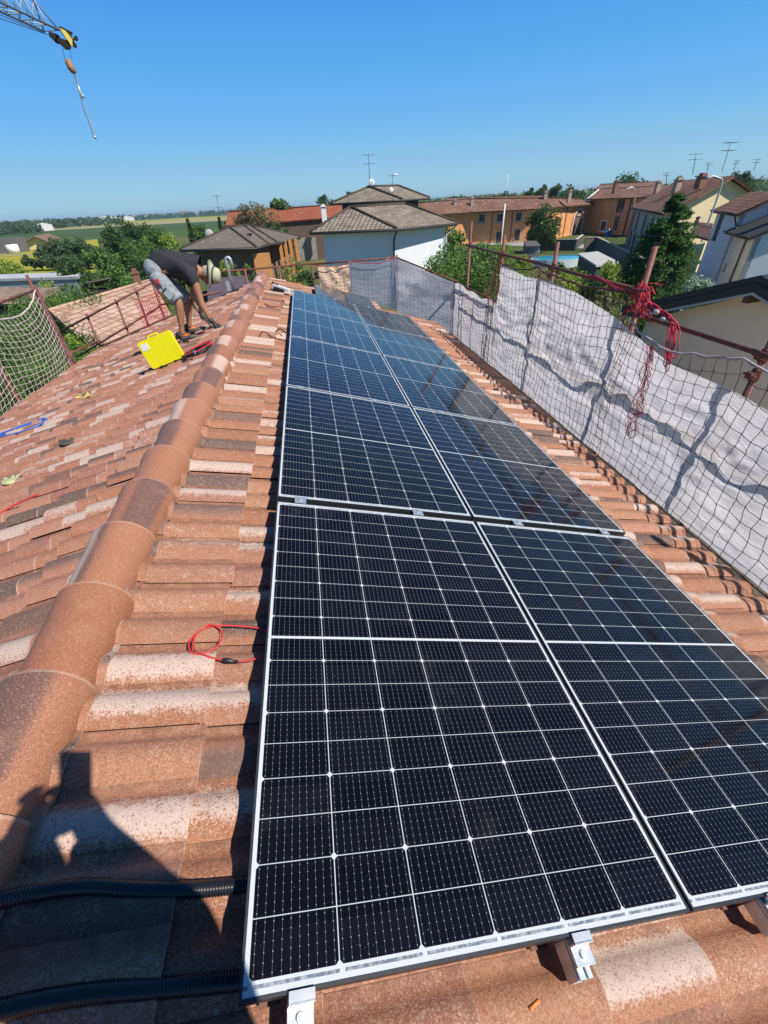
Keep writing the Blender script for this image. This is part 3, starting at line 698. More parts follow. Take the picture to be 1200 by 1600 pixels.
def netB(i, j):
    y = 3.95 + i * 0.1116; top = 0.38 + sag(y, 4.25, 6.17, 0.07) if y < 6.17 else 0.38 + sag(y, 6.17, 8.03, 0.09)
    z = top + (-1.42 - top) * j / 15
    z += (-0.05 * math.sin(math.pi * min(1, max(0, (y - 4.25) / 1.92))) if y < 6.17 else -0.07 * math.sin(math.pi * min(1, (y - 6.17) / 1.86))) * min(1, j / 3)
    squeeze = 0.03 * math.sin(z * 4 + y)
    return (SX - .05 + 0.6 * fold(y, z, 0.0) - 0.02 + 0.02 * math.sin(y * 5 + z * 3), y + squeeze, z)
net(netB, 37, 15, 0.0028, M_net_dim, 'b', 'dark red net from the leaning pipe post to the step in the sheet', group=gN, rope=0.011, seed=2)
def netC(i, j):
    y = 7.75 + i * 0.10; top = -0.36 - 0.14 * abs(math.sin((y - 7.8) * 2.4)) ** 0.7
    z = top + (-1.42 - top) * (j / 15) - 0.05 * abs(math.sin((y - 7.8) * 2.9)) * min(1, j / 3)
    return (SX - .06 + 0.5 * fold(y, z, 5.0, .6) - 0.03, y, z)
net(netC, 25, 15, 0.0026, M_net_pink, 'c', 'red net hanging in scallops over the far lower sheet', group=gN, rope=0.010, seed=3)
def netD(i, j):
    t = i / 14; z = -0.35 + 0.45 * t - (1.08) * j / 15 - .05 * abs(math.sin(t * 6.3))
    return (SX - .06 - t * 1.12, 10.22 + t * 1.3, z)
net(netD, 14, 15, 0.0026, M_net_pink, 'd', 'red net turning the far eave corner', group=gN, seed=4)
def netE(i, j):
    t = i / 20; top = 0.11 - 0.07 * abs(math.sin(t * 6.3)); z = top - (1.1 - 0.4 * t) * j / 10
    return (2.46 - t * 2.03, 11.48, z)
net(netE, 20, 10, 0.0024, M_net_pink, 'e', 'pale net across the far gable beneath the white house wall', group=gN, seed=5, rope=0.009, ropemat=M_net_red)
def netF(i, j):
    y = 6.15 + i * 0.06; z = 0.5 - 0.07 * j - 0.0 * i
    return (3.67 + 0.02 * math.sin(i), 7.80 + (i - 3) * 0.022 * (1 + j * 0.45) + 0.035 * j, 0.36 - 0.085 * j)
net(netF, 9, 9, 0.0028, plain('orange_string', (0.45, 0.12, 0.05), 0.8, 0.3), 'f', 'bunched orange-brown net tied at the step in the sheet', group=gN, seed=6)
# heavier cords hanging down the sheets
hc_o = empty('hanging_cords', (SX - .07, 8, -.4), 'dark cords hanging down the far stretch of white sheet', 'cord')
for y_, t_ in ((8.05, -.38), (8.75, -.40), (9.45, -.37), (10.05, -.35), (7.72, .27), (6.17, .24)):
    mb = MB(); mb.tube(smooth_path([Vector((SX - .075 + .5 * fold(y_, z_, 5 if y_ > 7.8 else 0, .6), y_ + .02 * math.sin(z_ * 5), z_)) for z_ in (t_, t_ * .5 - .4, -.8, -1.1, -1.42)], 4), 0.0065, 5); mb.build('cord', M_net_dim, hc_o)
# tangled bright red bundle at the leaning post
rnd = random.Random(11); mb = MB()
hub = Vector((3.64, 4.12, 0.35))
for k in range(52):
    p = hub + Vector((rnd.uniform(-.03, .03), rnd.uniform(-.10, .08), rnd.uniform(-.12, .12))); d = Vector((rnd.uniform(-.2, .2), rnd.uniform(-.8, .4), rnd.uniform(-1.0, .3))).normalized(); pts = [p]
    for q in range(rnd.randint(5, 9)):
        d = (d + Vector((rnd.uniform(-.6, .6), rnd.uniform(-.8, .6), rnd.uniform(-.9, .5)))).normalized(); p = p + d * 0.028
        p.x = min(max(p.x, 3.54), 3.70); pts.append(p)
    mb.tube(smooth_path(pts, 2), 0.0042, 4, caps=False)
end_ = Vector((3.66, 3.55, 0.20))
for k in range(7):
    a = hub + Vector((-.02, 0.02, 0.0)); pts = [a.lerp(end_ + Vector((0, .02 * k, 0)), t / 6) + Vector((rnd.uniform(-.012, .012), 0, rnd.uniform(-.018, .018))) for t in range(7)]
    mb.tube(pts, 0.008, 5)
for k in range(6):                                # loops hanging from the end of the bundle
    y0 = 3.52 + rnd.uniform(-.04, .04); L_ = rnd.uniform(.18, .42); pts = []
    for t in range(15):
        an = 2 * math.pi * t / 14; pts.append(Vector((3.60 + rnd.uniform(-.01, .01), y0 + .035 * math.sin(an) - .05 * (1 - math.cos(an)), 0.2 - L_ * .5 * (1 - math.cos(an)))))
    mb.tube(smooth_path(pts, 2), 0.0048, 5, caps=False)
for k in range(12):                               # cord gathered down the face of the net
    pts = []; yy = 3.62 + rnd.uniform(-.05, .05)
    for t in range(16): pts.append(Vector((SX - .09 + rnd.uniform(-.01, .02), yy + rnd.uniform(-.025, .025) * (1 + t * .15) - 0.010 * t + (.10 * k / 12 if t > 10 else 0), -0.02 - 0.062 * t)))
    mb.tube(smooth_path(pts, 2), 0.0028, 4, caps=False)
for k in range(6):
    pts = [Vector((3.62, 4.2 + 0.16 * t, 0.38 + rnd.uniform(-.012, .012) - 0.03 * math.sin(t))) for t in range(7)]
    mb.tube(smooth_path(pts, 2), 0.005, 4, caps=False)
one('red_net_bundle', mb, M_net_hot, 'tangled bright red cord bundle tied to the thick rusty post', 'net bundle', origin=hub)
b = MB(); b.sphere(Vector((3.62, 3.82, 0.24)), 0.036, 8, 5, (0.8, 1.1, 0.7)); b.sphere(Vector((3.62, 3.70, 0.20)), 0.032, 8, 5, (0.8, 1.2, 0.6)); one('tie_wrap', b, plain('grey_rag', (0.4, 0.4, 0.4), 0.8, 0.4, 60), 'grey rags knotted into the red bundle', 'rag')

# ------------------------------------------------------------------ left guard rail and net
lf = empty('guardrail_scaffold', (-4.5, 8, GZ), 'rusty guard rail with net along the left eave and far gable', 'scaffold')
LX = -4.5
for x_, y_, zb, zt in ((LX, 9.0, GZ, 0.5), (LX, 7.12, GZ, 0.45), (LX, 5.2, GZ, 0.45), (-4.37, 10.2, -2.2, -0.35), (-3.70, 10.2, -2.2, -0.14), (-3.24, 10.2, -2.2, 0.03), (-2.87, 10.2, -2.2, 0.11), (-1.0, 10.3, -2.2, 0.24), (-0.3, 10.6, -2.2, 0.2)):
    b = MB(); b.tube([(x_, y_, zb), (x_, y_, zt)], 0.026 if x_ == LX else 0.024, 8); b.build('post', M_rust2, lf)
for a_, b_ in (((LX, 5.0, 0.2), (LX, 9.0, 0.26)), ((LX, 9.0, -0.85), (-4.37, 10.15, -0.9)), ((-5.0, 10.16, -0.64), (-2.87, 10.16, 0.12)), ((-4.9, 10.16, -1.17), (-2.87, 10.16, -0.32)), ((-2.87, 10.2, 0.1), (-1.55, 10.25, 0.2)), ((-1.6, 10.3, -0.15), (-2.87, 10.2, -0.3))):
    b = MB(); b.tube([a_, b_], 0.02, 8); b.build('rail', M_rust2, lf)
def netL(i, j):
    y = 4.6 + i * 0.115; t = max(0, (y - 7.12) / 1.88) if y > 7.12 else (y - 5.2) / 1.92
    top = 0.30 - 0.30 * 4 * t * (1 - t) if 0 <= t <= 1 else 0.3
    z = top + (-1.12 - top) * j / 14
    return (LX + 0.05 + 0.12 * math.sin(math.pi * min(1, j / 14)) * math.sin(math.pi * min(1, max(0, t))), y, z)
net(netL, 38, 14, 0.0042, M_net_white, 'l', 'white net sagging between posts at the left eave', seed=8, rope=0.012)
mb = MB(); rnd = random.Random(5)
for k in range(26):
    pts = []; a = rnd.uniform(-.07, .07)
    for t in range(12): pts.append(Vector((LX + 0.06 + rnd.uniform(-.02, .02), 8.97 + a * (0.3 + t / 8) + rnd.uniform(-.02, .02), 0.32 - 0.125 * t)))
    mb.tube(pts, 0.004, 4, caps=False)
one('net_bunch', mb, M_net_pink, 'pale net gathered down the left eave post', 'net bundle', origin=(LX, 8.97, -1))
def netR(i, j): return (-3.30 + i * 0.05, 10.12, -0.20 + i * 0.018 - j * 0.055 - 0.02 * math.sin(i))
net(netR, 11, 9, 0.005, M_net_hot, 'r', 'small bright red net on the far gable rail behind the worker', seed=9)

# ================================================================== people
def skin(nodes, edges, root, sub=2):
    me = bpy.data.meshes.new('tmp'); names = list(nodes)
    me.from_pydata([Vector(nodes[k][0]) for k in names], [(names.index(a), names.index(b)) for a, b in edges], [])
    o = bpy.data.objects.new('tmp', me); COL.objects.link(o)
    sk = o.modifiers.new('s', 'SKIN'); sk.use_smooth_shade = True; sk.branch_smoothing = 0.4
    for i, k in enumerate(names):
        r = nodes[k][1]; r = r if isinstance(r, tuple) else (r, r)
        me.skin_vertices[0].data[i].radius = r; me.skin_vertices[0].data[i].use_root = (k == root)
    ss = o.modifiers.new('u', 'SUBSURF'); ss.levels = sub; ss.render_levels = sub
    dg = bpy.context.evaluated_depsgraph_get(); dg.update()
    m2 = bpy.data.meshes.new_from_object(o.evaluated_get(dg))
    vs = [v.co.copy() for v in m2.vertices]; fs = [tuple(p.vertices) for p in m2.polygons]
    bpy.data.objects.remove(o); bpy.data.meshes.remove(me); bpy.data.meshes.remove(m2)
    return vs, fs
def skin_mb(mb, nodes, chain_edges, root, sub=2, mi=0):
    vs, fs = skin(nodes, chain_edges, root, sub); mb.mesh(vs, fs, mi, smooth=True)
def chain(*k): return list(zip(k, k[1:]))
M_skin = plain('tanned_skin', (0.36, 0.17, 0.095), 0.55, 0.15, 12)
M_shirt = plain('charcoal_shirt', (0.022, 0.021, 0.026), 0.85, 0.35, 14, bump=0.3, fine=30)
M_shorts = plain('grey_shorts', (0.24, 0.27, 0.285), 0.9, 0.4, 16, bump=0.3, fine=40)
M_hat = plain('beige_hat', (0.42, 0.41, 0.28), 0.85, 0.25, 18)
M_hatb = plain('dark_hatband', (0.07, 0.07, 0.06), 0.85, 0.2)
M_shoe = plain('grey_shoe', (0.10, 0.10, 0.095), 0.7, 0.4, 30)
M_lace = plain('orange_lace', (0.85, 0.22, 0.03), 0.6, 0.1)
M_glove = plain('grey_glove', (0.045, 0.048, 0.052), 0.75, 0.4, 30)
M_hair = plain('grey_hair', (0.35, 0.30, 0.25), 0.8, 0.4, 60)
def hand(mb, wrist, palm_dir, down, side, s=1.0):
    """five bent fingers rooted in a palm; palm_dir along the hand, down = back-to-palm, side = towards the thumb"""
    pd = Vector(palm_dir).normalized(); dn = Vector(down).normalized(); sd_ = Vector(side).normalized(); W = Vector(wrist)
    nodes = {'w': (W, .027 * s), 'p': (W + pd * .045 * s, (.040 * s, .020 * s)), 'k': (W + pd * .085 * s, (.040 * s, .017 * s))}
    skin_mb(mb, nodes, chain('w', 'p', 'k'), 'w', 1)
    for i, ln in enumerate((.072, .080, .075, .060)):
        b_ = W + pd * .078 * s + sd_ * (.030 - .020 * i) * s
        a = b_; p1 = a + (pd * .9 + dn * .35) * ln * .45 * s; p2 = p1 + (pd * .45 + dn * .85) * ln * .32 * s; p3 = p2 + (pd * .0 + dn * 1.0 - pd * .1) * ln * .26 * s
        mb.tube([a, p1, p2, p3, p3 + dn * .004], [.0105 * s, .010 * s, .0092 * s, .008 * s, .004 * s], 8)
    b_ = W + pd * .03 * s + sd_ * .03 * s
    mb.tube([b_, b_ + (pd * .5 + sd_ * .6 + dn * .3) * .035 * s, b_ + (pd * 1.1 + sd_ * .6 + dn * .9) * .05 * s, b_ + (pd * 1.3 + sd_ * .3 + dn * 1.3) * .055 * s], [.013 * s, .012 * s, .010 * s, .005 * s], 8)
# --- worker bending down on the left slope
WY = 6.25
W = {k: at(*q) for k, q in dict(
    pelvis=(240, 424, 6.32), waist=(262, 409, 6.32), chest=(287, 412, 6.32), neck0=(308, 423, 6.32), neck=(314, 426, 6.31), head=(322, 428, 6.30), headtop=(331, 430, 6.30),
    hipN=(241, 430, 6.20), kneeN=(279, 470, 6.14), ankN=(285, 524, 6.14), hipF=(243, 428, 6.46), kneeF=(292, 468, 6.50), ankF=(296, 512, 6.52),
    shN=(302, 432, 6.16), elN=(316, 477, 6.12), wrN=(331, 503, 6.12), shF=(300, 428, 6.48), elF=(304, 473, 6.46), wrF=(318, 497, 6.42)).items()}
wk = empty('person', LU(0.8, 6.3, -0.13), 'worker in charcoal t-shirt, grey shorts and brimmed hat bending over the left slope', 'person')
mb = MB()
def mid(a, b, t=0.5): return W[a].lerp(W[b], t)
nd = {'pelvis': (W['pelvis'], .105), 'waist': (W['waist'], .125), 'chest': (W['chest'], .14), 'neck0': (W['neck0'], .085), 'neck': (W['neck'], .058), 'jaw': (W['head'], .07),
      'hipN': (W['hipN'], .068), 'thN': (mid('hipN', 'kneeN', .5), .066), 'kneeN': (W['kneeN'], .054), 'cfN': (mid('kneeN', 'ankN', .3), .056), 'lcN': (mid('kneeN', 'ankN', .75), .036), 'ankN': (W['ankN'], .034),
      'hipF': (W['hipF'], .068), 'thF': (mid('hipF', 'kneeF', .5), .066), 'kneeF': (W['kneeF'], .054), 'cfF': (mid('kneeF', 'ankF', .3), .056), 'lcF': (mid('kneeF', 'ankF', .75), .036), 'ankF': (W['ankF'], .034),
      'shN': (W['shN'], .058), 'uaN': (mid('shN', 'elN'), .047), 'elN': (W['elN'], .040), 'faN': (mid('elN', 'wrN', .3), .040), 'wrN': (W['wrN'], .026),
      'shF': (W['shF'], .058), 'uaF': (mid('shF', 'elF'), .047), 'elF': (W['elF'], .040), 'faF': (mid('elF', 'wrF', .3), .040), 'wrF': (W['wrF'], .026)}
ed = chain('pelvis', 'waist', 'chest', 'neck0', 'neck', 'jaw') + chain('pelvis', 'hipN', 'thN', 'kneeN', 'cfN', 'lcN', 'ankN') + chain('pelvis', 'hipF', 'thF', 'kneeF', 'cfF', 'lcF', 'ankF') + chain('neck0', 'shN', 'uaN', 'elN', 'faN', 'wrN') + chain('neck0', 'shF', 'uaF', 'elF', 'faF', 'wrF')
skin_mb(mb, nd, ed, 'pelvis')
hd = (W['headtop'] - W['neck']).normalized(); face = Vector((0.25, 0.0, -0.97)); face = (face - hd * face.dot(hd)).normalized(); sdv = hd.cross(face).normalized()
hc = W['head'] + hd * 0.03
def ell(c, ax, rs, seg=20, ring=14):
    vs = []; fs = []
    for i in range(ring + 1):
        th = math.pi * i / ring
        for k in range(seg):
            ph = 2 * math.pi * k / seg
            vs.append(c + ax[0] * (rs[0] * math.sin(th) * math.cos(ph)) + ax[1] * (rs[1] * math.sin(th) * math.sin(ph)) + ax[2] * (rs[2] * math.cos(th)))
    for i in range(ring):
        for k in range(seg): fs.append((i * seg + k, i * seg + (k + 1) % seg, (i + 1) * seg + (k + 1) % seg, (i + 1) * seg + k))
    return vs, fs
AXH = (sdv, face, hd)
for c, rs in ((hc, (.074, .092, .108)), (hc + face * .035 - hd * .045, (.052, .055, .06)), (hc + face * .10 - hd * .008, (.013, .022, .022)), (hc + sdv * .075, (.010, .018, .030)), (hc - sdv * .075, (.010, .018, .030))):
    v_, f_ = ell(c, AXH, rs); mb.mesh(v_, f_, 0, smooth=True)
bd_ = mb.build('body', M_skin, wk)
mb = MB()
for s_ in (-1, 1):
    v_, f_ = ell(hc + face * .083 + sdv * .03 * s_ + hd * .012, AXH, (.014, .010, .008), 8, 6); mb.mesh(v_, f_, 0, smooth=True)
v_, f_ = ell(hc + face * .085 - hd * .05, AXH, (.024, .010, .006), 8, 6); mb.mesh(v_, f_, 1, smooth=True)
mb.build('face_features', [M_dark, plain('lips', (0.3, 0.1, 0.08), 0.6, 0.1)], wk)
mb = MB(); v_, f_ = ell(hc - face * .018 + hd * .006, AXH, (.079, .088, .106)); mb.mesh([v for v in v_], f_, 0, smooth=True); mb.build('hair', M_hair, wk)
# hat
mb = MB(); hb = hc + hd * .045 - face * .005
def ring(c, r, k, n=28, dz=0): an = 2 * math.pi * k / n; return c + sdv * r * math.cos(an) + face * r * 1.12 * math.sin(an) + hd * (dz + (.018 * math.cos(2 * an) if r > .1 else 0))
prof = [(.150, -.022), (.118, -.006), (.088, .004), (.086, .045), (.078, .082), (.05, .098), (.004, .102)]
vs = [ring(hb, r, k, 28, z) for r, z in prof for k in range(28)] + [ring(hb, r - .004, k, 28, z - .004) for r, z in prof for k in range(28)]
fs = []; ms = []
for i in range(len(prof) - 1):
    for k in range(28): fs.append((i * 28 + k, i * 28 + (k + 1) % 28, (i + 1) * 28 + (k + 1) % 28, (i + 1) * 28 + k))
off = len(prof) * 28
fs += [tuple(off + a for a in f[::-1]) for f in fs]
fs += [(k, (k + 1) % 28, off + (k + 1) % 28, off + k) for k in range(28)]
mb.mesh(vs, fs, 0, smooth=True); ht = mb.build('hat', M_hat, wk)
mb = MB(); vs = [ring(hb, .091, k, 28, z) for z in (.006, .030) for k in range(28)]; mb.mesh(vs, [(k, (k + 1) % 28, 28 + (k + 1) % 28, 28 + k) for k in range(28)], 0, smooth=True); mb.build('hat_band', M_hatb, ht)
# shirt
mb = MB(); A1 = mid('pelvis', 'waist', .0)
nd = {'a': (A1 + Vector((-.045, 0, .055)), (.125, .17)), 'b': (W['waist'] + Vector((0, 0, -.01)), (.135, .17)), 'c': (W['chest'] + Vector((0, 0, -.015)), (.15, .19)), 'd': (mid('chest', 'neck0', .6), (.125, .16)), 'e': (mid('neck0', 'neck', .2), .085),
      'sN': (W['shN'] + Vector((-.01, 0, .01)), .082), 's2': (mid('shN', 'elN', .42), .068), 'sF': (W['shF'], .082), 's3': (mid('shF', 'elF', .42), .068)}
skin_mb(mb, nd, chain('a', 'b', 'c', 'd', 'e') + chain('d', 'sN', 's2') + chain('d', 'sF', 's3'), 'c')
mb.build('t_shirt', M_shirt, wk)
# loose front hem hanging from the chest
mb = MB()
nd = {'a': (W['waist'] + Vector((.03, 0, -.08)), (.06, .13)), 'b': (W['chest'] + Vector((.0, 0, -.11)), (.07, .14))}
skin_mb(mb, nd, [('a', 'b')], 'a'); mb.build('shirt_front', M_shirt, wk)
# shorts
mb = MB()
v_, f_ = ell(mid('pelvis', 'waist', .2) + Vector((-.01, 0, .0)), (Vector((.75, 0, .66)).normalized(), Vector((0, 1, 0)), Vector((-.66, 0, .75)).normalized()), (.125, .175, .135)); mb.mesh(v_, f_, 0, smooth=True)
for h_, k_ in (('hipN', 'kneeN'), ('hipF', 'kneeF')):
    P0 = W[h_] + (W['pelvis'] - W[h_]) * .3; K_ = W[k_]; pts = [P0.lerp(K_, t) for t in (-.06, .05, .25, .45, .65, .82, .95, .99)]
    mb.tube(pts, [.06, .095, .100, .096, .092, .091, .093, .087], 18)
so = mb.build('shorts', M_shorts, wk)
th = (W['kneeN'] - W['hipN']).normalized(); outw = Vector((0, -1, 0)); thc = th.cross(outw).normalized()
mb = MB(); mb.box(mid('hipN', 'kneeN', .62) + outw * .089, .14, .10, .016, (th, thc, outw)); mb.box(mid('hipN', 'kneeN', .44) + outw * .121, .035, .12, .010, (th, thc, outw)); mb.build('leg_pocket', plain('pocket_cloth', (0.32, 0.35, 0.36), 0.85, 0.2, 20), so)
mb = MB(); c = mid('hipN', 'kneeN', .22) + outw * .118
for k in range(9):
    rr = random.Random(k); p = [c + Vector((rr.uniform(-.03, .03), 0, rr.uniform(-.03, .04))) for _ in range(4)]; mb.tube(smooth_path(p, 3), .007, 5)
mb.build('red_clip', plain('red_clip', (0.45, 0.03, 0.05), 0.5, 0.2), wk)
mb = MB(); mb.tube([c + th * .02, c + th * .09 + thc * .01], .012, 8); mb.build('screwdriver', M_dark, wk)
# shoes, socks
for an, toe in (('ankN', LU(0.60, 6.10, -0.115)), ('ankF', LU(0.42, 6.47, -0.115))):
    A_ = W[an]; heel = LU(0, 0, 0); 
    base = Vector((A_.x - 0.03, A_.y + 0.03, 0)); uu = (APEX.x - base.x) / NE; base = LU(uu, base.y, -0.095)
    toe = base + (Vector((NE, 0, NS)) * 0.9 + Vector((0, -0.32, 0))).normalized() * 0.235; toe = toe
    mb = MB(); d_ = (toe - base).normalized()
    nd = {'h': (base - d_ * .02, (.040, .038)), 'm': (base + d_ * .09 + NL * .006, (.044, .036)), 't': (base + d_ * .17 - NL * .006, (.046, .030)), 'e': (toe - NL * .010, (.036, .024)), 'a': (base + NL * .075 - d_ * .0, (.044, .044))}
    skin_mb(mb, nd, chain('a', 'h', 'm', 't', 'e'), 'h'); sh = mb.build('shoe', M_shoe, wk)
    mb = MB()
    for k in range(5):
        c = base + d_ * (.065 + .024 * k) + NL * (.052 - .0035 * k); sv = d_.cross(NL); mb.tube([c - sv * .032 - NL * .012, c + NL * .004 + d_ * .008, c + sv * .032 - NL * .012], .0048, 6)
    for q in (-1, 1): mb.tube([c - d_ * .1 + NL * .012, c - d_ * .1 + NL * .03 + sv * .03 * q, c - d_ * .08 + NL * .005 + sv * .045 * q], .0055, 6)
    mb.build('laces', M_lace, sh)
    mb = MB(); top = A_ + Vector((0, 0, .03)); mb.tube([base + NL * .06, top], [.046, .041], 12); mb.build('sock', M_glove, wk)
# gloves
for wn_, el in (('wrN', 'elN'), ('wrF', 'elF')):
    d_ = (W[wn_] - W[el]).normalized(); mb = MB(); mb.tube([W[wn_] - d_ * .05, W[wn_] + d_ * .01], [.034, .031], 12)
    hand(mb, W[wn_] + d_ * .0, (d_ + Vector((0.75, 0, 0.35))).normalized(), Vector((0.1, 0, -1)), Vector((0, -1, 0)), 1.15); mb.build('glove', M_glove, wk)
# --- the photographer, standing behind the lens: seen in the photo only as a shadow
def shp(x, y, h):
    """point at height h above the tiles whose sun shadow falls at pixel (x, y) of the tiles"""
    d = ray(x, y); t = (-0.145 - CAM.dot(N)) / d.dot(N); S = CAM + d * t
    return S + SUN * (h / SUN.dot(N))
ph = empty('person', RU(0.15, -0.75, -0.13), 'person taking the photo, present only as a shadow on the near tiles', 'person')
fwd = CR[2]
P_ = {'hR': shp(160, 1215, 1.33), 'wrR': shp(190, 1262, 1.30), 'elR': shp(245, 1380, 1.10), 'shR': shp(330, 1500, 1.22), 'hL': shp(88, 1225, 1.35), 'wrL': shp(50, 1275, 1.34), 'elL': shp(20, 1400, 1.1), 'shL': shp(70, 1500, 1.28), 'neck': shp(120, 1500, 1.35)}
for k in P_:
    P_[k].y = min(P_[k].y, CAM.y - (0.10 if k[0] in 'hw' else 0.20))
    q_ = (P_[k] - CAM).dot(fwd)
    if k[0] in 'hw' and q_ > -0.09: P_[k] = P_[k] - fwd * (q_ + 0.09)
rg_ = CR[0]; uq_ = -CR[1]
P_['hR'] = CAM - fwd * .09 + rg_ * .05 - uq_ * .05; P_['hL'] = CAM - fwd * .09 - rg_ * .05 - uq_ * .055; P_['wrR'] = P_['hR'] + Vector((.03, -.05, -.08)); P_['wrL'] = P_['hL'] + Vector((-.04, -.05, -.07))
P_['head'] = shp(5, 1295, 1.50); P_['chin'] = P_['neck'].lerp(P_['head'], .5)
chest = (P_['shR'] + P_['shL']) / 2 + Vector((0, -.03, -.12)); belly = chest + Vector((0, -.04, -.25)); hip = belly + Vector((0, -.05, -.18))
fR = RU(0.30, -0.85, -0.12); fL = RU(0.02, -0.9, -0.12)
nd = {'hip': (hip, .14), 'belly': (belly, .125), 'chest': (chest + Vector((0, .03, .04)), .175), 'neck': (P_['neck'] + Vector((0, 0, -.03)), .07), 'chin': (P_['chin'], .06), 'head': (P_['head'], .10),
      'shR': (P_['shR'], .095), 'elR': (P_['elR'], .075), 'wrR': (P_['wrR'], .040), 'hR': (P_['hR'], .038), 'shL': (P_['shL'], .095), 'elL': (P_['elL'], .085), 'wrL': (P_['wrL'], .040), 'hL': (P_['hL'], .03),
      'kR': (hip.lerp(fR, .5) + Vector((.06, .05, 0)), .06), 'fR': (fR + Vector((0, 0, .05)), .045), 'kL': (hip.lerp(fL, .5) + Vector((-.06, .05, 0)), .06), 'fL': (fL + Vector((0, 0, .05)), .045)}
mb = MB(); skin_mb(mb, nd, chain('hip', 'belly', 'chest', 'neck', 'chin', 'head') + chain('chest', 'shR', 'elR', 'wrR', 'hR') + chain('chest', 'shL', 'elL', 'wrL', 'hL') + chain('hip', 'kR', 'fR') + chain('hip', 'kL', 'fL'), 'hip')
mb.build('body', M_shirt, ph)
mb = MB(); hand(mb, P_['hR'] + Vector((0, 0, -.02)), Vector((0, -.1, 1)), CR[0] * -1, -fwd, 0.7); hand(mb, P_['hL'] + Vector((0, 0, -.02)), Vector((0, -.1, 1)), CR[0], -fwd, 0.7); shadow_fill = shp(165, 1385, 1.12); shadow_fill.y = min(shadow_fill.y, CAM.y - .17); mb.sphere(shadow_fill, .085, 12, 8, (1.1, .8, 1.5)); shadow_fill = shp(150, 1330, 1.2); shadow_fill.y = min(shadow_fill.y, CAM.y - .13); mb.sphere(shadow_fill, .05, 12, 8, (1.1, .8, 1.2)); mb.sphere(P_['hR'].lerp(P_['hL'], .5) - Vector((0, .03, .03)), .06, 12, 8, (1.1, .7, .8)); mb.build('hand', M_skin, ph)  # extra unseen spheres only fill out the cast shadow between arms and hands
mb = MB(); rgt = CR[0].copy(); up_ = -CR[1]
mb.box(CAM - fwd * 0.022 + up_ * -0.028 + rgt * 0.0, 0.085, 0.12, 0.008, (rgt, up_, fwd)); one('smartphone', mb, M_dark, 'phone held up, present only as the block at the shadow\'s tip', 'phone', origin=CAM - fwd * .022)

# ------------------------------------------------------------------ yellow case and cable coil beside the worker
case_o = LU(0.72, 5.35, -0.12)
bl, br = LU(0.935, 5.05, -0.115), LU(0.53, 5.03, -0.115)
ex = (br - bl).normalized(); wid = (br - bl).length * 1.0; upc = Vector((-0.12, 0.10, 0.97)); upc = (upc - ex * upc.dot(ex)).normalized(); nrm = ex.cross(upc)
cs = empty('tool_case', (bl + br) / 2, 'bright yellow plastic tool case standing on edge beside the worker', 'tool case')
M_yel = plain('yellow_plastic', (0.80, 0.74, 0.0), 0.42, 0.04, 10)
hgt = 0.30; cc = (bl + br) / 2 + upc * hgt / 2
mb = MB(); rad = .035
def rrect(w_, h_, z_):
    o_ = []
    for cx, cy, a0 in ((w_ / 2 - rad, h_ / 2 - rad, 0), (-w_ / 2 + rad, h_ / 2 - rad, 90), (-w_ / 2 + rad, -h_ / 2 + rad, 180), (w_ / 2 - rad, -h_ / 2 + rad, 270)):
        for k in range(6):
            an = math.radians(a0 + 18 * k); o_.append(cc + ex * (cx + rad * math.cos(an)) + upc * (cy + rad * math.sin(an)) + nrm * z_)
    return o_
mb.prism(rrect(wid, hgt, -.024), nrm * .023); mb.prism(rrect(wid, hgt, .001), nrm * .023); mb.build('shell', M_yel, cs)
mb = MB(); mb.tube(smooth_path([cc + upc * (hgt / 2) - ex * .06, cc + upc * (hgt / 2 + .016) - ex * .05, cc + upc * (hgt / 2 + .016) + ex * .05, cc + upc * (hgt / 2) + ex * .06], 4), .009, 8); mb.build('handle', M_yel, cs)
sgn = 1 if nrm.y < 0 else -1
mb = MB(); mb.box(cc - ex * (wid / 2 - .065) + upc * (hgt / 2 - .065) + nrm * (.0255 * sgn), .085, .07, .003, (ex, upc, nrm)); mb.build('sticker', plain('white_sticker', (0.75, 0.75, 0.7), 0.6, 0.1), cs)
mb = MB()
for q in (-.09, .09): mb.box(cc - upc * (hgt / 2 - .0) + ex * q, .03, .012, .07, (ex, upc, nrm))
mb.build('latch', M_dark, cs)
co = empty('cable_coil', LU(0.36, 4.98, -0.11), 'coiled bundle of red and black cables between the yellow case and the ridge', 'cable coil')
rnd = random.Random(3)
for mt_, n_, base_ in ((M_redcable, 9, .0), (M_blackcable, 6, -.004)):
    mb = MB()
    for k in range(n_):
        cx = 0.36 + rnd.uniform(-.02, .02); cy = 5.0 + rnd.uniform(-.03, .03) + (-.07 if mt_ is M_blackcable else .02); a_ = 0.16 + rnd.uniform(-.02, .02); b_ = 0.13 + rnd.uniform(-.04, .04); pts = []
        for q in range(25):
            an = 2 * math.pi * q / 24; pts.append(LU(cx + a_ * math.cos(an), cy + b_ * math.sin(an) + 0.0 * math.cos(an), -0.112 + .012 * rnd.random() + .006 * (k % 4)))
        mb.tube(pts, .0055, 6)
    mb.build('strands', mt_, co)
mb = MB(); mb.tube([LU(.33, 4.78, -.09), LU(.35, 4.86, -.075), LU(.36, 4.93, -.09)], .006, 6); mb.build('blue_tie', plain('sky_blue_tie', (0.1, 0.35, 0.7), 0.5, 0.1), co)
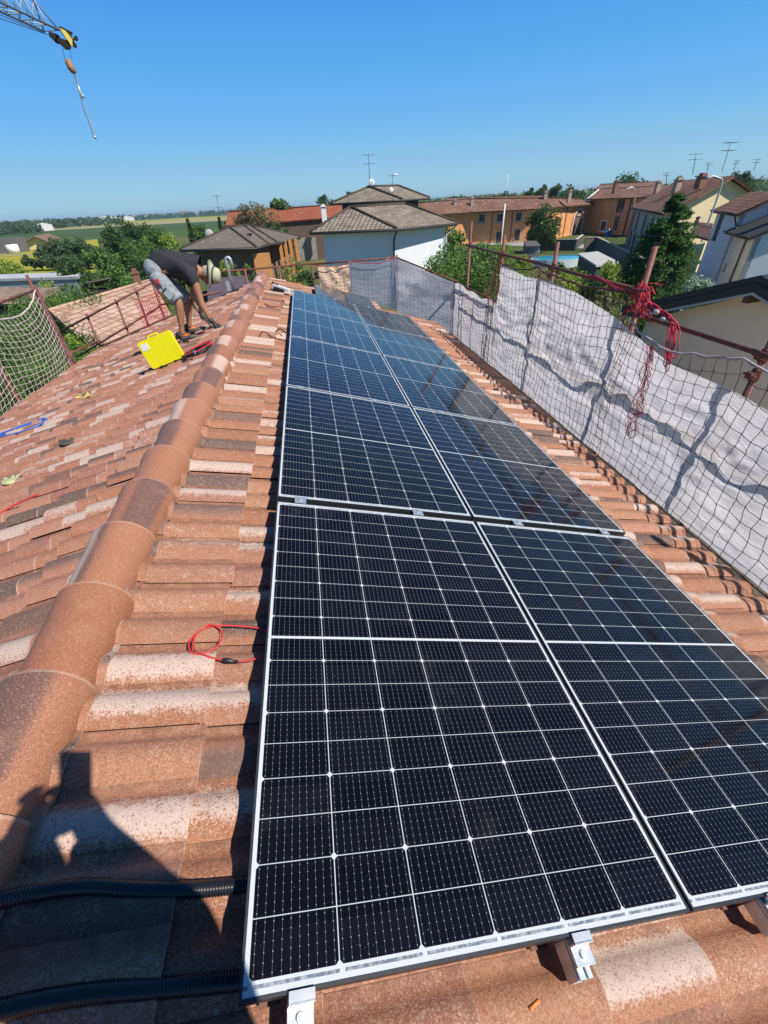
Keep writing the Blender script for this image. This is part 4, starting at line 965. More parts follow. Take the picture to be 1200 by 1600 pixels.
# ================================================================== ground and far country
def stru(name, mb, mat_): return tag(mb.build(name, mat_), kind='structure')
def ground_mat():
    mt, n, b = newmat('ground'); g = G(n); o = g.obj()
    f = g.noise(o, 0.02, 5); f2 = g.noise(o, 0.6, 6, 0.7)
    c = g.ramp(f, [(0.35, (0.060, 0.085, 0.025)), (0.5, (0.10, 0.12, 0.035)), (0.62, (0.16, 0.15, 0.06))])
    c = g.mix(g.m('MULTIPLY', g.step(f2, 0.4, 0.7), 0.6), c, (0.05, 0.07, 0.02))
    n.links.new(c, b.inputs['Base Color']); b.inputs['Roughness'].default_value = 0.95; b.inputs['Specular IOR Level'].default_value = 0.1
    return mt
mb = MB(); S_ = 4500; mb.face([(-S_, -S_, GZ), (S_, -S_, GZ), (S_, S_, GZ), (-S_, S_, GZ)]); stru('ground', mb, ground_mat())
def patch(name, px, mat_, dz, Z=GZ):
    mb = MB(); mb.face([hz(x, y, Z) + Vector((0, 0, dz)) for x, y in px]); return stru(name, mb, mat_)
def field_mat(name, a, b_, stripes=0.0):
    mt, n, b = newmat(name); g = G(n); o = g.obj(); f = g.noise(o, 0.03, 6, 0.65)
    mp = n.nodes.new('ShaderNodeMapping'); mp.inputs['Rotation'].default_value = (0, 0, 0.5); mp.inputs['Scale'].default_value = (0.02, 0.3, 1); n.links.new(o, mp.inputs[0])
    f2 = g.noise(mp.outputs[0], 1.0, 4)
    n.links.new(g.mix(g.step(g.m('ADD', g.m('MULTIPLY', f, .5), g.m('MULTIPLY', f2, .5)), .38, .62), a, b_), b.inputs['Base Color']); b.inputs['Roughness'].default_value = 0.95; b.inputs['Specular IOR Level'].default_value = 0.1
    return mt
def Hy(x): return 350.3 - 0.0578 * x             # horizon row in the frame, used to lay fields by distance
def strip(name, d0, d1, mat_, dz, x0=-700, x1=900):
    """field band between two depths below the horizon row"""
    px = [(x, Hy(x) + d0) for x in (x0, x1)] + [(x, Hy(x) + d1) for x in (x1, x0)]
    return patch(name, px, mat_, dz)
F_yel = field_mat('ripe_field', (0.26, 0.25, 0.02), (0.34, 0.31, 0.03)); F_grn = field_mat('green_field', (0.045, 0.09, 0.02), (0.07, 0.12, 0.03)); F_tan = field_mat('stubble_field', (0.26, 0.24, 0.10), (0.34, 0.30, 0.14)); F_dk = field_mat('maize_field', (0.04, 0.075, 0.02), (0.06, 0.10, 0.03))
strip('field', 3.0, 7.0, F_grn, .02); strip('field', 7.0, 9.5, F_yel, .05, -700, 560); strip('field', 9.5, 14.5, F_tan, .02, -700, 480); strip('field', 14.5, 26, F_dk, .03)
strip('field', 26, 34, F_grn, .02); patch('field', [(118, 378), (152, 374), (158, 398), (122, 402)], F_yel, .06)
patch('field', [(-60, 396), (36, 391), (72, 390), (150, 386), (160, 425), (60, 434), (-80, 452)], F_yel, .05)
patch('field', [(-60, 402), (70, 395), (70, 398), (-60, 405.5)], F_tan, .09)
# ------------------------------------------------------------------ foliage
def leaf_mat(name, dark, light, warm=0.0):
    mt, n, b = newmat(name); g = G(n); outn = n.nodes['Material Output']
    ge = n.nodes.new('ShaderNodeNewGeometry'); r = ge.outputs['Random Per Island']
    c = g.mix(r, dark, light); n.links.new(c, b.inputs['Base Color']); b.inputs['Roughness'].default_value = 0.55; b.inputs['Specular IOR Level'].default_value = 0.25
    tr = n.nodes.new('ShaderNodeBsdfTranslucent'); n.links.new(g.mix(r, tuple(x * 1.3 for x in dark), tuple(min(1, x * 1.5) for x in light)), tr.inputs[0])
    ms = n.nodes.new('ShaderNodeMixShader'); ms.inputs[0].default_value = 0.3; n.links.new(b.outputs[0], ms.inputs[1]); n.links.new(tr.outputs[0], ms.inputs[2]); n.links.new(ms.outputs[0], outn.inputs[0])
    return mt
L_dark = leaf_mat('leaf_dark', (0.029, 0.061, 0.017), (0.094, 0.167, 0.043)); L_mid = leaf_mat('leaf_mid', (0.051, 0.109, 0.023), (0.160, 0.275, 0.058)); L_lite = leaf_mat('leaf_light', (0.131, 0.203, 0.029), (0.348, 0.435, 0.072))
L_pop = leaf_mat('leaf_poplar', (0.043, 0.080, 0.032), (0.123, 0.181, 0.080)); L_spr = leaf_mat('leaf_spruce', (0.023, 0.065, 0.014), (0.109, 0.217, 0.043)); L_sil = leaf_mat('leaf_silver', (0.145, 0.203, 0.145), (0.435, 0.522, 0.392)); L_dry = leaf_mat('leaf_dry', (0.102, 0.087, 0.043), (0.290, 0.261, 0.116))
M_bark = plain('bark', (0.10, 0.07, 0.045), 0.9, 0.4, 8)
def leaf(mb, p, s, rnd, up=0.3):
    a = Vector((rnd.gauss(0, 1), rnd.gauss(0, 1), rnd.gauss(0, 1))).normalized(); n_ = (Vector((rnd.gauss(0, 1), rnd.gauss(0, 1), rnd.gauss(0, 1) + up * 3))).normalized()
    b = n_.cross(a)
    if b.length < 1e-3: b = Vector((1, 0, 0))
    b.normalize(); w_ = s * .5; k = len(mb.v)
    mb.v += [p - a * s * .6, p + b * w_ * .7 + n_ * w_ * .2, p + a * s * .7, p - b * w_ * .7 + n_ * w_ * .2]; mb.f.append((k, k + 1, k + 2, k + 3)); mb.mi.append(0); mb.smooth.append(False); mb.uv.append([(0, 0)] * 4)
def tree(name, label, base, H, Rr, mat_, kind='round', n=2500, ls=0.12, seed=0, cat='tree', group=None, trunk=0.3, lean=(0, 0)):
    if kind == 'bush': Rr *= 1.35; n = int(n * 1.5)
    if kind == 'poplar': Rr *= 1.45; n = int(n * 1.3)
    rnd = random.Random(seed * 13 + 1); base = Vector(base); o = empty(name, base, label, cat, group); mb = MB(); wd = MB()
    top = base + Vector((lean[0], lean[1], H)); tr_ = H * 0.02 + 0.03
    limbs = []
    if kind == 'conifer':
        wd.tube([base, base.lerp(top, .5), top], [tr_ * 1.3, tr_ * .8, .01], 7)
        nt_ = int(26 + H * 2)
        for i in range(nt_):
            t = .06 + .93 * i / nt_; c = base.lerp(top, t); L_ = Rr * (1 - t) ** .8 * rnd.uniform(.75, 1.12) + .05; nb = 9 if t < .8 else 5
            for k in range(nb):
                an = rnd.uniform(0, 6.28); d = Vector((math.cos(an), math.sin(an), -.12 + .3 * t)); e = c + d * L_
                if L_ > .5: wd.tube([c, e], [tr_ * .22, .006], 4)
                m_ = max(3, int(n / nt_ / nb))
                for q in range(m_):
                    u = rnd.random() ** .6; p = c + d * L_ * u + Vector((rnd.gauss(0, .10), rnd.gauss(0, .10), rnd.gauss(0, .05) - .12 * u * L_)) * (.5 + L_ * .5); leaf(mb, p, ls * rnd.uniform(.7, 1.4), rnd, .8)
    else:
        cz = {'round': .60, 'poplar': .55, 'airy': .68, 'bush': .48}[kind]; cc = base + Vector((lean[0] * cz, lean[1] * cz, H * cz)); rz = H * {'round': .42, 'poplar': .46, 'airy': .36, 'bush': .5}[kind]
        nc = {'round': 26, 'poplar': 30, 'airy': 15, 'bush': 24}[kind]; cl = []
        for i in range(nc):
            while True:
                v = Vector((rnd.uniform(-1, 1), rnd.uniform(-1, 1), rnd.uniform(-1, 1)))
                if .25 < v.length < .95: break
            if kind == 'poplar': w_ = 1 - abs(v.z) ** 2 * .75; v = Vector((v.x * w_, v.y * w_, v.z))
            p = cc + Vector((v.x * Rr * .85, v.y * Rr * .85, v.z * rz * .88)) + Vector((lean[0], lean[1], 0)) * v.z * .4; cl.append((p, rnd.uniform(.22, .42) * min(Rr, rz) * (1.25 if kind in ('round', 'bush') else 1)))
        fork = base + (cc - base) * (.45 if kind != 'bush' else .1)
        wd.tube([base, base.lerp(fork, .5) + Vector((rnd.uniform(-.1, .1), 0, 0)), fork], [tr_ * 1.3, tr_, tr_ * .8], 8)
        for p, r in cl[::1 if kind == 'airy' else 2]: wd.tube([fork, fork.lerp(p, .5) + Vector((0, 0, -.08 * H * .3)), p], [tr_ * .5, tr_ * .3, tr_ * .08], 5)
        for i in range(n):
            p, r = rnd.choice(cl); d = Vector((rnd.gauss(0, 1), rnd.gauss(0, 1), rnd.gauss(0, 1))).normalized(); q = p + d * r * (rnd.random() ** .35) * Vector((1, 1, 1)).x
            q.z += rnd.uniform(-.1, .1) * r
            if q.z > base.z + .02: leaf(mb, q, ls * rnd.uniform(.6, 1.5), rnd)
    mb.build('crown', mat_, o); wd.build('trunk', M_bark, o)
    return o
def ptree(name, label, x, ytop, w_, Y, mat_, kind='round', n=2500, lspx=3.0, seed=0, zb=GZ, **k):
    """tree standing at frame column x and depth Y with its top at row ytop and width w_ px"""
    T = at(x, ytop, Y); a = at(x - w_ / 2, ytop, Y); b = at(x + w_ / 2, ytop, Y); R_ = (b - a).length / 2
    return tree(name, label, (T.x, Y, zb), T.z - zb, R_, mat_, kind, n, (b - a).length / w_ * lspx, seed, **k)
# far tree belts as one mass each
def belt(name, Y0, Y1, x0, x1, n, h, mat_, seed):
    rnd = random.Random(seed); mb = MB()
    for i in range(n):
        Y = rnd.uniform(Y0, Y1); x = rnd.uniform(x0, x1); c = hz(x, Hy(x) + 2, GZ); dr = Vector((c.x - CAM.x, c.y - CAM.y, 0)).normalized(); p = Vector((CAM.x, CAM.y, GZ)) + dr * Y
        hh = h * rnd.uniform(.5, 1.25); r = hh * rnd.uniform(.5, .9)
        for q in range(26):
            d = Vector((rnd.gauss(0, 1), rnd.gauss(0, 1), rnd.gauss(0, .8))).normalized() * rnd.random() ** .4; leaf(mb, p + Vector((d.x * r, d.y * r, hh * .5 + d.z * hh * .5)), hh * .42, rnd, .4)
    return tag(mb.build(name, mat_), label=None, cat=None, kind='stuff')
for i, (a, b, x0, x1, n, h) in enumerate(((520, 640, -150, 60, 130, 7), (760, 1000, -200, 190, 330, 9), (1300, 1800, -200, 420, 420, 10), (2600, 3600, -200, 1300, 900, 13), (420, 700, 640, 1300, 300, 8))):
    o = belt('tree_belt', a, b, x0, x1, n, h, L_dark if i < 3 else L_mid, 40 + i); o['label'] = ['dark trees at the far left edge of the fields', 'nearer wooded belt beyond the fields', 'middle wooded belt on the plain', 'most distant wooded belt on the horizon', 'trees beyond the village roofs on the right'][i]; o['category'] = 'trees'
# ------------------------------------------------------------------ buildings
def rtile(name, a, b_, gv=0.22, gu=0.36, white=.12, dark=.25, seed=0.0):
    mt, n, b = newmat(name); g = G(n); uvv, u, v = g.uv(); o = g.obj()
    tu = g.m('DIVIDE', u, gv); tv = g.m('DIVIDE', v, gu); fu = g.m('FRACT', tu); fv = g.m('FRACT', tv)
    r1, _ = g.wn(g.comb(g.m('FLOOR', tu), g.m('FLOOR', tv), seed)); big = g.noise(o, .35, 5, .7)
    c = g.mix(g.m('ADD', g.m('MULTIPLY', r1, .6), g.m('MULTIPLY', g.step(big, .35, .65), .4)), a, b_)
    c = g.mix(g.m('MULTIPLY', g.step(r1, 1 - white, 1), .6), c, (.42, .36, .30)); 
    c = g.mix(g.m('MULTIPLY', g.m('LESS_THAN', fv, .14), .75), c, tuple(x * .3 for x in a)); c = g.mix(g.m('MULTIPLY', g.m('LESS_THAN', fu, .2), .6), c, tuple(x * .35 for x in a))  # dark grid lines: shadow between the tiles painted into the colour
    n.links.new(c, b.inputs['Base Color']); b.inputs['Roughness'].default_value = 0.85; b.inputs['Specular IOR Level'].default_value = 0.15
    h = g.m('ADD', g.m('SINE', g.m('MULTIPLY', fu, math.pi)), g.m('MULTIPLY', fv, -.5)); g.bump(h, .8, .05, b)
    return mt
R_grey = rtile('grey_brown_tiles', (.16, .135, .105), (.34, .29, .23), .42, .50, .03); R_old = rtile('old_red_tiles', (.15, .075, .05), (.30, .165, .115), .24, .42, .1); R_red = rtile('orange_red_tiles', (.26, .075, .04), (.38, .13, .07), .24, .42, .05)
R_slate = rtile('dull_slate_tiles', (.14, .12, .095), (.23, .20, .16), .25, .30, .03); R_pink = rtile('bleached_tiles', (.28, .14, .09), (.74, .52, .39), .26, .42, .25); R_brn = rtile('brown_ribbed_tiles', (.13, .075, .06), (.20, .125, .10), .2, 1.2, 0)
M_gut = plain('gutter_brown', (.05, .04, .035), .6, .2)
def roof_face(mb, pts, th=.10):
    """first two points are the eave; UV in metres"""
    P = [Vector(p) for p in pts]; e = (P[1] - P[0]).normalized(); n_ = e.cross(P[2] - P[0]).normalized()
    if n_.z < 0: n_ = -n_
    s = n_.cross(e).normalized(); 
    if s.z < 0: s = -s
    uvs = [((p - P[0]).dot(e), (p - P[0]).dot(s)) for p in P]; mb.face(P, uvs)
    Q = [p - n_ * th for p in P]; mb.face(Q[::-1], uvs[::-1])
    for i in range(len(P)):
        j = (i + 1) % len(P); mb.face([P[i], Q[i], Q[j], P[j]], [(0, 0), (0, .1), (.1, .1), (.1, 0)])
def hips(o, segs, mat_, r=.09, name='ridge_tiles'):
    mb = MB()
    for a, b in segs: mb.tube([Vector(a) + Vector((0, 0, .03)), Vector(b) + Vector((0, 0, .03))], r, 7)
    return mb.build(name, mat_, o)
def walls(o, plan, zb, zt, mat_, name='wall', th=.3):
    """closed ring of walls on a plan polygon"""
    mb = MB(); n_ = len(plan); c = Vector((sum(p[0] for p in plan) / n_, sum(p[1] for p in plan) / n_, 0)); outer = [Vector((p[0], p[1], 0)) for p in plan]; inner = [p.lerp(c, min(.3, th / max(1, (p - c).length))) for p in outer]
    for i in range(n_):
        j = (i + 1) % n_; mb.prism([outer[i] + Vector((0, 0, zb)), outer[j] + Vector((0, 0, zb)), outer[j] + Vector((0, 0, zt)), outer[i] + Vector((0, 0, zt))], (inner[i] + inner[j] - outer[i] - outer[j]) * .5)
    return mb.build(name, mat_, o)
def inset(plan, d):
    n_ = len(plan); c = Vector((sum(p[0] for p in plan) / n_, sum(p[1] for p in plan) / n_, 0)); return [Vector((p[0], p[1], 0)) + (c - Vector((p[0], p[1], 0))).normalized() * d for p in plan]
def onwall(x, y, A, B, off=0.0):
    """where the sight line through a frame position meets the vertical wall A-B"""
    A = Vector((A[0], A[1], 0)); B = Vector((B[0], B[1], 0)); t = (B - A).normalized(); n_ = Vector((t.y, -t.x, 0))
    if n_.dot(CAM - A) < 0: n_ = -n_
    d = ray(x, y); k = (A - CAM).dot(n_) / d.dot(n_); p = CAM + d * k; return p + n_ * off, t, n_
M_pane = plain('window_glass', (.03, .035, .04), .15, .3, 2); M_shut = plain('green_grey_shutter', (.05, .055, .05), .6, .2); M_trim = plain('stone_trim', (.50, .42, .33), .85, .2, 4); M_wood = plain('dark_wood', (.09, .055, .035), .8, .35, 6)
def window(o, A, B, x, y, w_, h_, name='window', frame=M_trim, pane=M_pane, fw=.09, label=None):
    p, t, n_ = onwall(x, y, A, B); up = Vector((0, 0, 1)); mb = MB()
    for s_ in (-1, 1): mb.box(p + t * s_ * (w_ / 2 + fw / 2) + n_ * .02, fw, .10, h_ + 2 * fw, (t, n_, up)); mb.box(p + up * s_ * (h_ / 2 + fw / 2) + n_ * .025, w_ - .002, .11, fw, (t, n_, up))
    f = mb.build(name, frame, o); mb = MB(); mb.box(p + n_ * .005, w_, .04, h_, (t, n_, up)); mb.build('pane', pane, f)
    mb = MB(); mb.box(p + n_ * .035, .04, .03, h_, (t, n_, up)); mb.build('mullion', frame if pane is M_pane else M_wood, f)
    mb = MB(); mb.box(p - up * (h_ / 2 + fw + .04) + n_ * .09, w_ + 2 * fw + .16, .26, .07, (t, n_, up)); mb.build('sill', frame, f)
    if label: f['label'] = label
    return f
def chimney(o, p, w_=.5, h_=1.0, mat_=None, cap=True):
    mb = MB(); p = Vector(p); mb.box(p + Vector((0, 0, h_ / 2 - .3)), w_, w_, h_ + .6); 
    if cap: mb.box(p + Vector((0, 0, h_ + .06)), w_ * 1.35, w_ * 1.35, .10); mb.box(p + Vector((0, 0, h_ + .22)), w_ * .7, w_ * .7, .22)
    return mb.build('chimney', mat_ or plain('chimney_plaster', (.40, .30, .23), .9, .25, 3), o)
M_aer = plain('dark_aerial', (.10, .10, .105), .5, .2, metal=.4)
def antenna(label, base, top, n_=5, w_=1.0, r=.02, parent=None):
    base = Vector(base); top = Vector(top); o = empty('aerial', base, label, 'aerial', 'television aerials on the roofs'); mb = MB(); mb.tube([base, top], r, 6); mb.build('mast', M_aer, o); mb = MB(); rnd = random.Random(int(abs(base.x) * 100))
    a = rnd.uniform(-.6, .6); bx = Vector((math.cos(a), math.sin(a), 0)); cr = Vector((-bx.y, bx.x, 0))
    for k, t in enumerate([.98, .72] if n_ > 3 else [.95]):
        c = base.lerp(top, t); mb.tube([c - bx * w_ * .5, c + bx * w_ * .5], r * .6, 5)
        for q in range(n_ + 1): e = c + bx * w_ * (q / n_ - .5); mb.tube([e - cr * w_ * .22, e + cr * w_ * .22], r * .4, 4)
    mb.build('elements', M_aer, o); return o
def pipe(o, pts, r, mat_=M_gut, name='downpipe'):
    mb = MB(); mb.tube(pts, r, 8); return mb.build(name, mat_, o)
def V3(p, z): return Vector((p[0], p[1], z))
# --- white house with grey hipped roof, straight ahead
M_white = plain('white_render', (.74, .75, .76), .9, .06, 1.5); ze = -.64
A, B, C = hz(484, 363, ze), hz(620, 357, ze), hz(715, 348, ze); D = A + C - B + Vector((0, 3, 0))
R1, R2 = at(548, 324, A.y + 3.4), at(633, 318.5, A.y + 5.5)
wh = empty('white_house', V3((A + C) / 2, GZ), 'white rendered house with grey hipped tile roof straight ahead', 'house')
mb = MB()
for f in ((A, B, R1), (B, C, R2, R1), (C, D, R2), (D, A, R1, R2)): roof_face(mb, f, .14)
mb.build('roof', R_grey, wh); hips(wh, [(A, R1), (B, R1), (C, R2), (D, R2), (R1, R2)], R_grey, .13)
pl = inset([A, B, C, D], 1.15); walls(wh, pl, GZ, ze + .1, M_white)
mb = MB(); mb.prism([A - Vector((0, 0, .16)), B - Vector((0, 0, .16)), C - Vector((0, 0, .16)), D - Vector((0, 0, .16))], (0, 0, -.05)); mb.build('soffit', plain('soffit', (.45, .43, .40), .9, .1), wh)
mb = MB(); mb.tube([A - Vector((0, .08, .1)), B - Vector((0, .1, .1)), C - Vector((0, .08, .1))], .09, 8); mb.build('gutter', M_gut, wh)
pipe(wh, [B + Vector((0, 0, -.12)), pl[1] + Vector((.05, -.12, ze - .9)), pl[1] + Vector((.05, -.12, GZ))], .075)
pipe(wh, [C + Vector((0, 0, -.12)), pl[2] + Vector((.1, -.1, ze - .9)), pl[2] + Vector((.1, -.1, GZ))], .07, M_white)
# --- taller house behind it
u1, u2, u3 = at(517, 317.5, 60), at(629, 311.5, 56), at(671, 309.5, 60); zu = (u1.z + u2.z + u3.z) / 3
for p in (u1, u2, u3): p.z = zu
r1, r2 = at(577, 292, 63), at(622, 290.5, 64); u4 = u1 + u3 - u2 + Vector((0, 5, 0))
uh = empty('brown_house', V3((u1 + u3) / 2, GZ), 'taller dark-walled house with hipped roof behind the white house', 'house'); mb = MB()
for f in ((u1, u2, r1), (u2, u3, r2, r1), (u3, u4, r2), (u4, u1, r1, r2)): roof_face(mb, f, .16)
mb.build('roof', R_grey, uh); hips(uh, [(u1, r1), (u2, r1), (u3, r2), (r1, r2)], R_grey, .14); walls(uh, inset([u1, u2, u3, u4], 1.3), GZ, zu + .1, plain('charcoal_brick', (.08, .065, .055), .9, .3, 4))
mb = MB(); mb.tube([u1 - Vector((0, .1, .1)), u2 - Vector((0, .1, .1)), u3 - Vector((0, .1, .1))], .1, 8); mb.build('gutter', M_gut, uh)
antenna('tall aerial with satellite dish on the taller house ridge', at(578, 293, 63), at(575.5, 241, 63), 5, 1.4, .035)
dish = empty('satellite_dish', at(580, 286, 62.5), 'white satellite dish at the foot of the tall aerial', 'satellite dish'); mb = MB(); mb.sphere(at(580.5, 285, 62.5), .36, 14, 8, (1, .25, 1)); mb.tube([at(580.5, 284, 62.4), at(587, 285, 61.9)], .03, 5); mb.build('reflector', M_white, dish)
antenna('slim aerial with white pan on the white house roof', at(614, 319.5, A.y + 5.3), at(613, 272, A.y + 5.3), 3, .9, .022)
mb = MB(); mb.sphere(at(611, 297, A.y + 5.2), .22, 10, 6, (1, .3, 1)); mb.sphere(at(618, 273, A.y + 5.2), .16, 8, 5, (1.6, .3, .5)); one('satellite_dish', mb, M_white, 'small white dish pair on the slim aerial of the white house', 'satellite dish')
# --- low pavilion house to the left of it
zl = -1.5; a, b, b2, c = hz(281, 390, zl), hz(401, 386, zl), hz(433, 378.5, zl), hz(469, 370, zl)
t1, t2, t3 = at(359, 355.5, a.y + 5), at(381, 352.5, a.y + 6.5), at(391, 352, a.y + 7)
lh = empty('low_house', V3((a + c) / 2, GZ), 'low house with dull brown pavilion roof and orange timber posts', 'house'); mb = MB(); bm_ = hz(419, 380.5, zl); dd_ = a + c - b + Vector((1, 6, 0))
for f in ((a, b, t1), (b, bm_, t2, t1), (bm_, b2, t3, t2), (b2, c, t3), (c, dd_, t3), (dd_, a, t1, t3)): roof_face(mb, f, .16)
mb.build('roof', R_slate, lh); hips(lh, [(a, t1), (b, t1), (bm_, t2), (b2, t3), (c, t3), (t1, t3)], plain('dark_hip', (.05, .04, .035), .8, .2), .10)
walls(lh, inset([a, b, b2, c, dd_], 1.6), GZ, zl + .1, plain('brown_render', (.20, .135, .09), .9, .2, 2))
mb = MB(); mb.tube([a - Vector((0, .1, .12)), b - Vector((0, .1, .12)), bm_ - Vector((0, .1, .12)), b2 - Vector((0, .1, .12)), c - Vector((0, .1, .12))], .1, 8); mb.build('gutter', M_gut, lh)
M_oran = plain('orange_timber', (.62, .27, .08), .7, .2, 3)
for x in (438, 446, 454, 463):
    p = at(x, 384, b2.y + 1 + (x - 438) * .12); mb = MB(); mb.box((p.x, p.y, (zl + GZ) / 2), .32, .32, zl - GZ); mb.build('post', M_oran, lh)
mb = MB(); p = at(412, 390, b.y + .2); q = at(399, 390, b.y + .1); mb.box(((p.x + q.x) / 2, b.y + .8, -4.2), (p.x - q.x) + .8, .35, 4.3); mb.build('lit_pier', M_oran, lh)
mb = MB(); v_ = at(391.5, 371, a.y + 1.6); mb.tube([v_ - Vector((0, 0, .5)), v_ + Vector((0, 0, .25))], .14, 8); mb.box(v_ + Vector((0, 0, .3)), .45, .45, .08); mb.build('vent_pipe', M_dark, lh)
mb = MB(); mb.sphere(at(327, 366, a.y + 5), .45, 10, 6, (1, .3, 1)); one('satellite_dish', mb, plain('grey_dish', (.4, .4, .4), .6, .1), 'grey satellite dish behind the low house roof', 'satellite dish')
antenna('leaning thin aerial left of the barn roof', at(349, 372, 56), at(338, 305, 56), 4, .8, .03)
# --- long red-roofed barn
def gable_strip(o, eav, rid, mat_, wallmat, overhang=.5, zt=None, back=6.0, thick=.18):
    mb = MB(); n_ = len(eav)
    for i in range(n_ - 1): roof_face(mb, (eav[i], eav[i + 1], rid[i + 1], rid[i]), thick)
    bk = [r + (r - e) for e, r in zip(eav, rid)]
    for p, e in zip(bk, eav): p.z = e.z
    for i in range(n_ - 1): roof_face(mb, (bk[i + 1], bk[i], rid[i], rid[i + 1]), thick)
    mb.build('roof', mat_, o); hips(o, [(rid[i], rid[i + 1]) for i in range(n_ - 1)], mat_, .13)
    mb = MB(); ins = []
    for e, b_ in zip(eav, bk): d = (b_ - e); d.z = 0; ins.append((e + d.normalized() * overhang, b_ - d.normalized() * overhang))
    for i in range(n_ - 1):
        for s_ in (0, 1):
            p, q = ins[i][s_], ins[i + 1][s_]; d = (ins[i][1 - s_] - p).normalized() * .35; d.z = 0; mb.prism([V3(p, GZ), V3(q, GZ), V3(q, q.z - .02), V3(p, p.z - .02)], d)
    for i in (0, n_ - 1):
        p, q = ins[i]; r = rid[i]; mb.prism([V3(p, GZ), V3(q, GZ), V3(q, q.z), V3(r, r.z - thick - .12), V3(p, p.z)], (ins[1][0] - ins[0][0]).normalized() * (.3 if i == 0 else -.3))
    mb.build('wall', wallmat, o); return [x[0] for x in ins]
rb = empty('barn', at(450, 350, 86).xy.to_3d() + Vector((0, 0, GZ)), 'long barn with orange-red roof and dark doors behind the trees', 'barn')
ins = gable_strip(rb, [at(352, 352.5, 84), at(457, 344.5, 86), at(560, 337, 88)], [at(356, 331.5, 90), at(457, 325, 92), at(565, 318, 94)], R_red, plain('dark_brick', (.11, .075, .055), .9, .3, 3))
for x in (465, 482):
    p, t, n_ = onwall(x, 353, ins[1], ins[2]); mb = MB(); mb.box((p.x, p.y, GZ + 1.75), 1.9, .2, 3.4, (t, n_, Vector((0, 0, 1)))); mb.build('door', plain('grey_door', (.25, .22, .18), .8, .3, 3), rb)
ch = at(507, 342, 84); chimney(rb, ch, .8, 1.6, M_white)
gr = empty('red_house', at(365, 345, 100).xy.to_3d() + Vector((0, 0, GZ)), 'small red roof at the left end of the barn', 'house')
gable_strip(gr, [at(352, 350, 100), at(392, 347, 98)], [at(357, 332, 105), at(392, 330.5, 103)], R_red, plain('dark_brick', (.11, .075, .055), .9, .3, 3))
# --- long orange farmhouse
def ochre_mat():
    mt, n, b = newmat('ochre_render'); g = G(n); o = g.obj(); f = g.noise(o, .5, 6, .7); f2 = g.noise(o, 3, 4)
    c = g.mix(g.step(f, .35, .7), (.66, .27, .085), (.78, .39, .16)); c = g.mix(g.m('MULTIPLY', g.step(g.noise(o, .18, 4, .7), .5, .7), .35), c, (.50, .24, .12)); c = g.mix(g.m('MULTIPLY', g.step(f2, .6, .75), .4), c, (.62, .42, .28)); n.links.new(c, b.inputs['Base Color']); b.inputs['Roughness'].default_value = .95
    return mt
M_och = ochre_mat()
of = empty('farmhouse', hz(800, 400, GZ), 'long orange farmhouse with old tiled roof and arched gateway', 'farmhouse')
ev = [hz(640, 338, -1.15), hz(735, 331.5, -1.15), hz(842, 326, -1.15), hz(934, 317.5, -1.15)]
rd = [at(640, 318.5, ev[0].y + 5), at(737, 311, ev[1].y + 5), at(858, 309.5, ev[2].y + 5), at(905, 311, ev[3].y + 3)]
ofw = gable_strip(of, ev, rd, R_old, M_och, 1.4)
def ofseg(x):
    for i in range(3):
        p = onwall(x, 340, ofw[i], ofw[i + 1])[0]; a_, b_ = ofw[i], ofw[i + 1]
        if a_.x - .5 <= p.x <= b_.x + .5: return a_, b_
    return ofw[2], ofw[3]
for x, y in ((753, 341), (781, 340), (810.5, 338.5), (905, 329)): A_, B_ = ofseg(x); window(of, A_, B_, x, y, .95 if x < 900 else 1.1, 1.15, pane=M_pane, fw=.28, frame=plain('pale_stone', (.42, .36, .28), .9, .2, 3))
for x, y in ((779, 371), (808, 367)): A_, B_ = ofseg(x); window(of, A_, B_, x, y, 1.0, 1.9, pane=M_wood, fw=.14, name='door')
A_, B_ = ofseg(915); pc, t, n_ = onwall(899, 362, A_, B_); mb = MB(); r_ = 2.05; zs = GZ + 2.5; ring_ = []
for rr in (r_, r_ + .42):
    ring_.append([Vector((pc.x, pc.y, zs)) + t * rr * math.cos(math.pi * k / 16) + Vector((0, 0, rr * .95 * math.sin(math.pi * k / 16))) for k in range(17)])
for k in range(16): mb.prism([ring_[0][k], ring_[1][k], ring_[1][k + 1], ring_[0][k + 1]], n_ * .22)
for s_ in (1, -1): mb.box(V3(pc, (zs + GZ) / 2) + t * s_ * (r_ + .21) + n_ * .11, .42, .22, zs - GZ, (t, n_, Vector((0, 0, 1))))
ar = mb.build('arch_surround', plain('pale_arch', (.62, .52, .42), .9, .15, 3), of); mb = MB(); mb.prism([p + n_ * .0 for p in ring_[0]] + [V3(ring_[0][16], GZ), V3(ring_[0][0], GZ)], n_ * .07)
def plank_mat():
    mt, n, b = newmat('gate_planks'); g = G(n); uvv = g.obj(); mp = n.nodes.new('ShaderNodeMapping'); mp.inputs['Scale'].default_value = (5, 5, .3); n.links.new(uvv, mp.inputs[0]); f = g.noise(mp.outputs[0], 1.5, 4, .7)
    n.links.new(g.mix(g.step(f, .4, .6), (.045, .03, .025), (.16, .10, .075)), b.inputs['Base Color']); b.inputs['Roughness'].default_value = .9; return mt
mb.build('gate', plank_mat(), of)
for x in (769, 800, 883): A_, B_ = ofseg(x); p, t, n_ = onwall(x, 345, A_, B_, .1); pipe(of, [V3(p, -1.3), V3(p, GZ)], .07, plain('brown_pipe', (.13, .05, .03), .7, .2))
for x, y, h_ in ((737, 323, 1.3), (711, 322, .8), (851, 312, 1.1), (889, 311, 1.2)): p = at(x, y, ev[1].y + 2.5 if x < 800 else rd[2].y); chimney(of, p, .6, h_)
mb = MB()
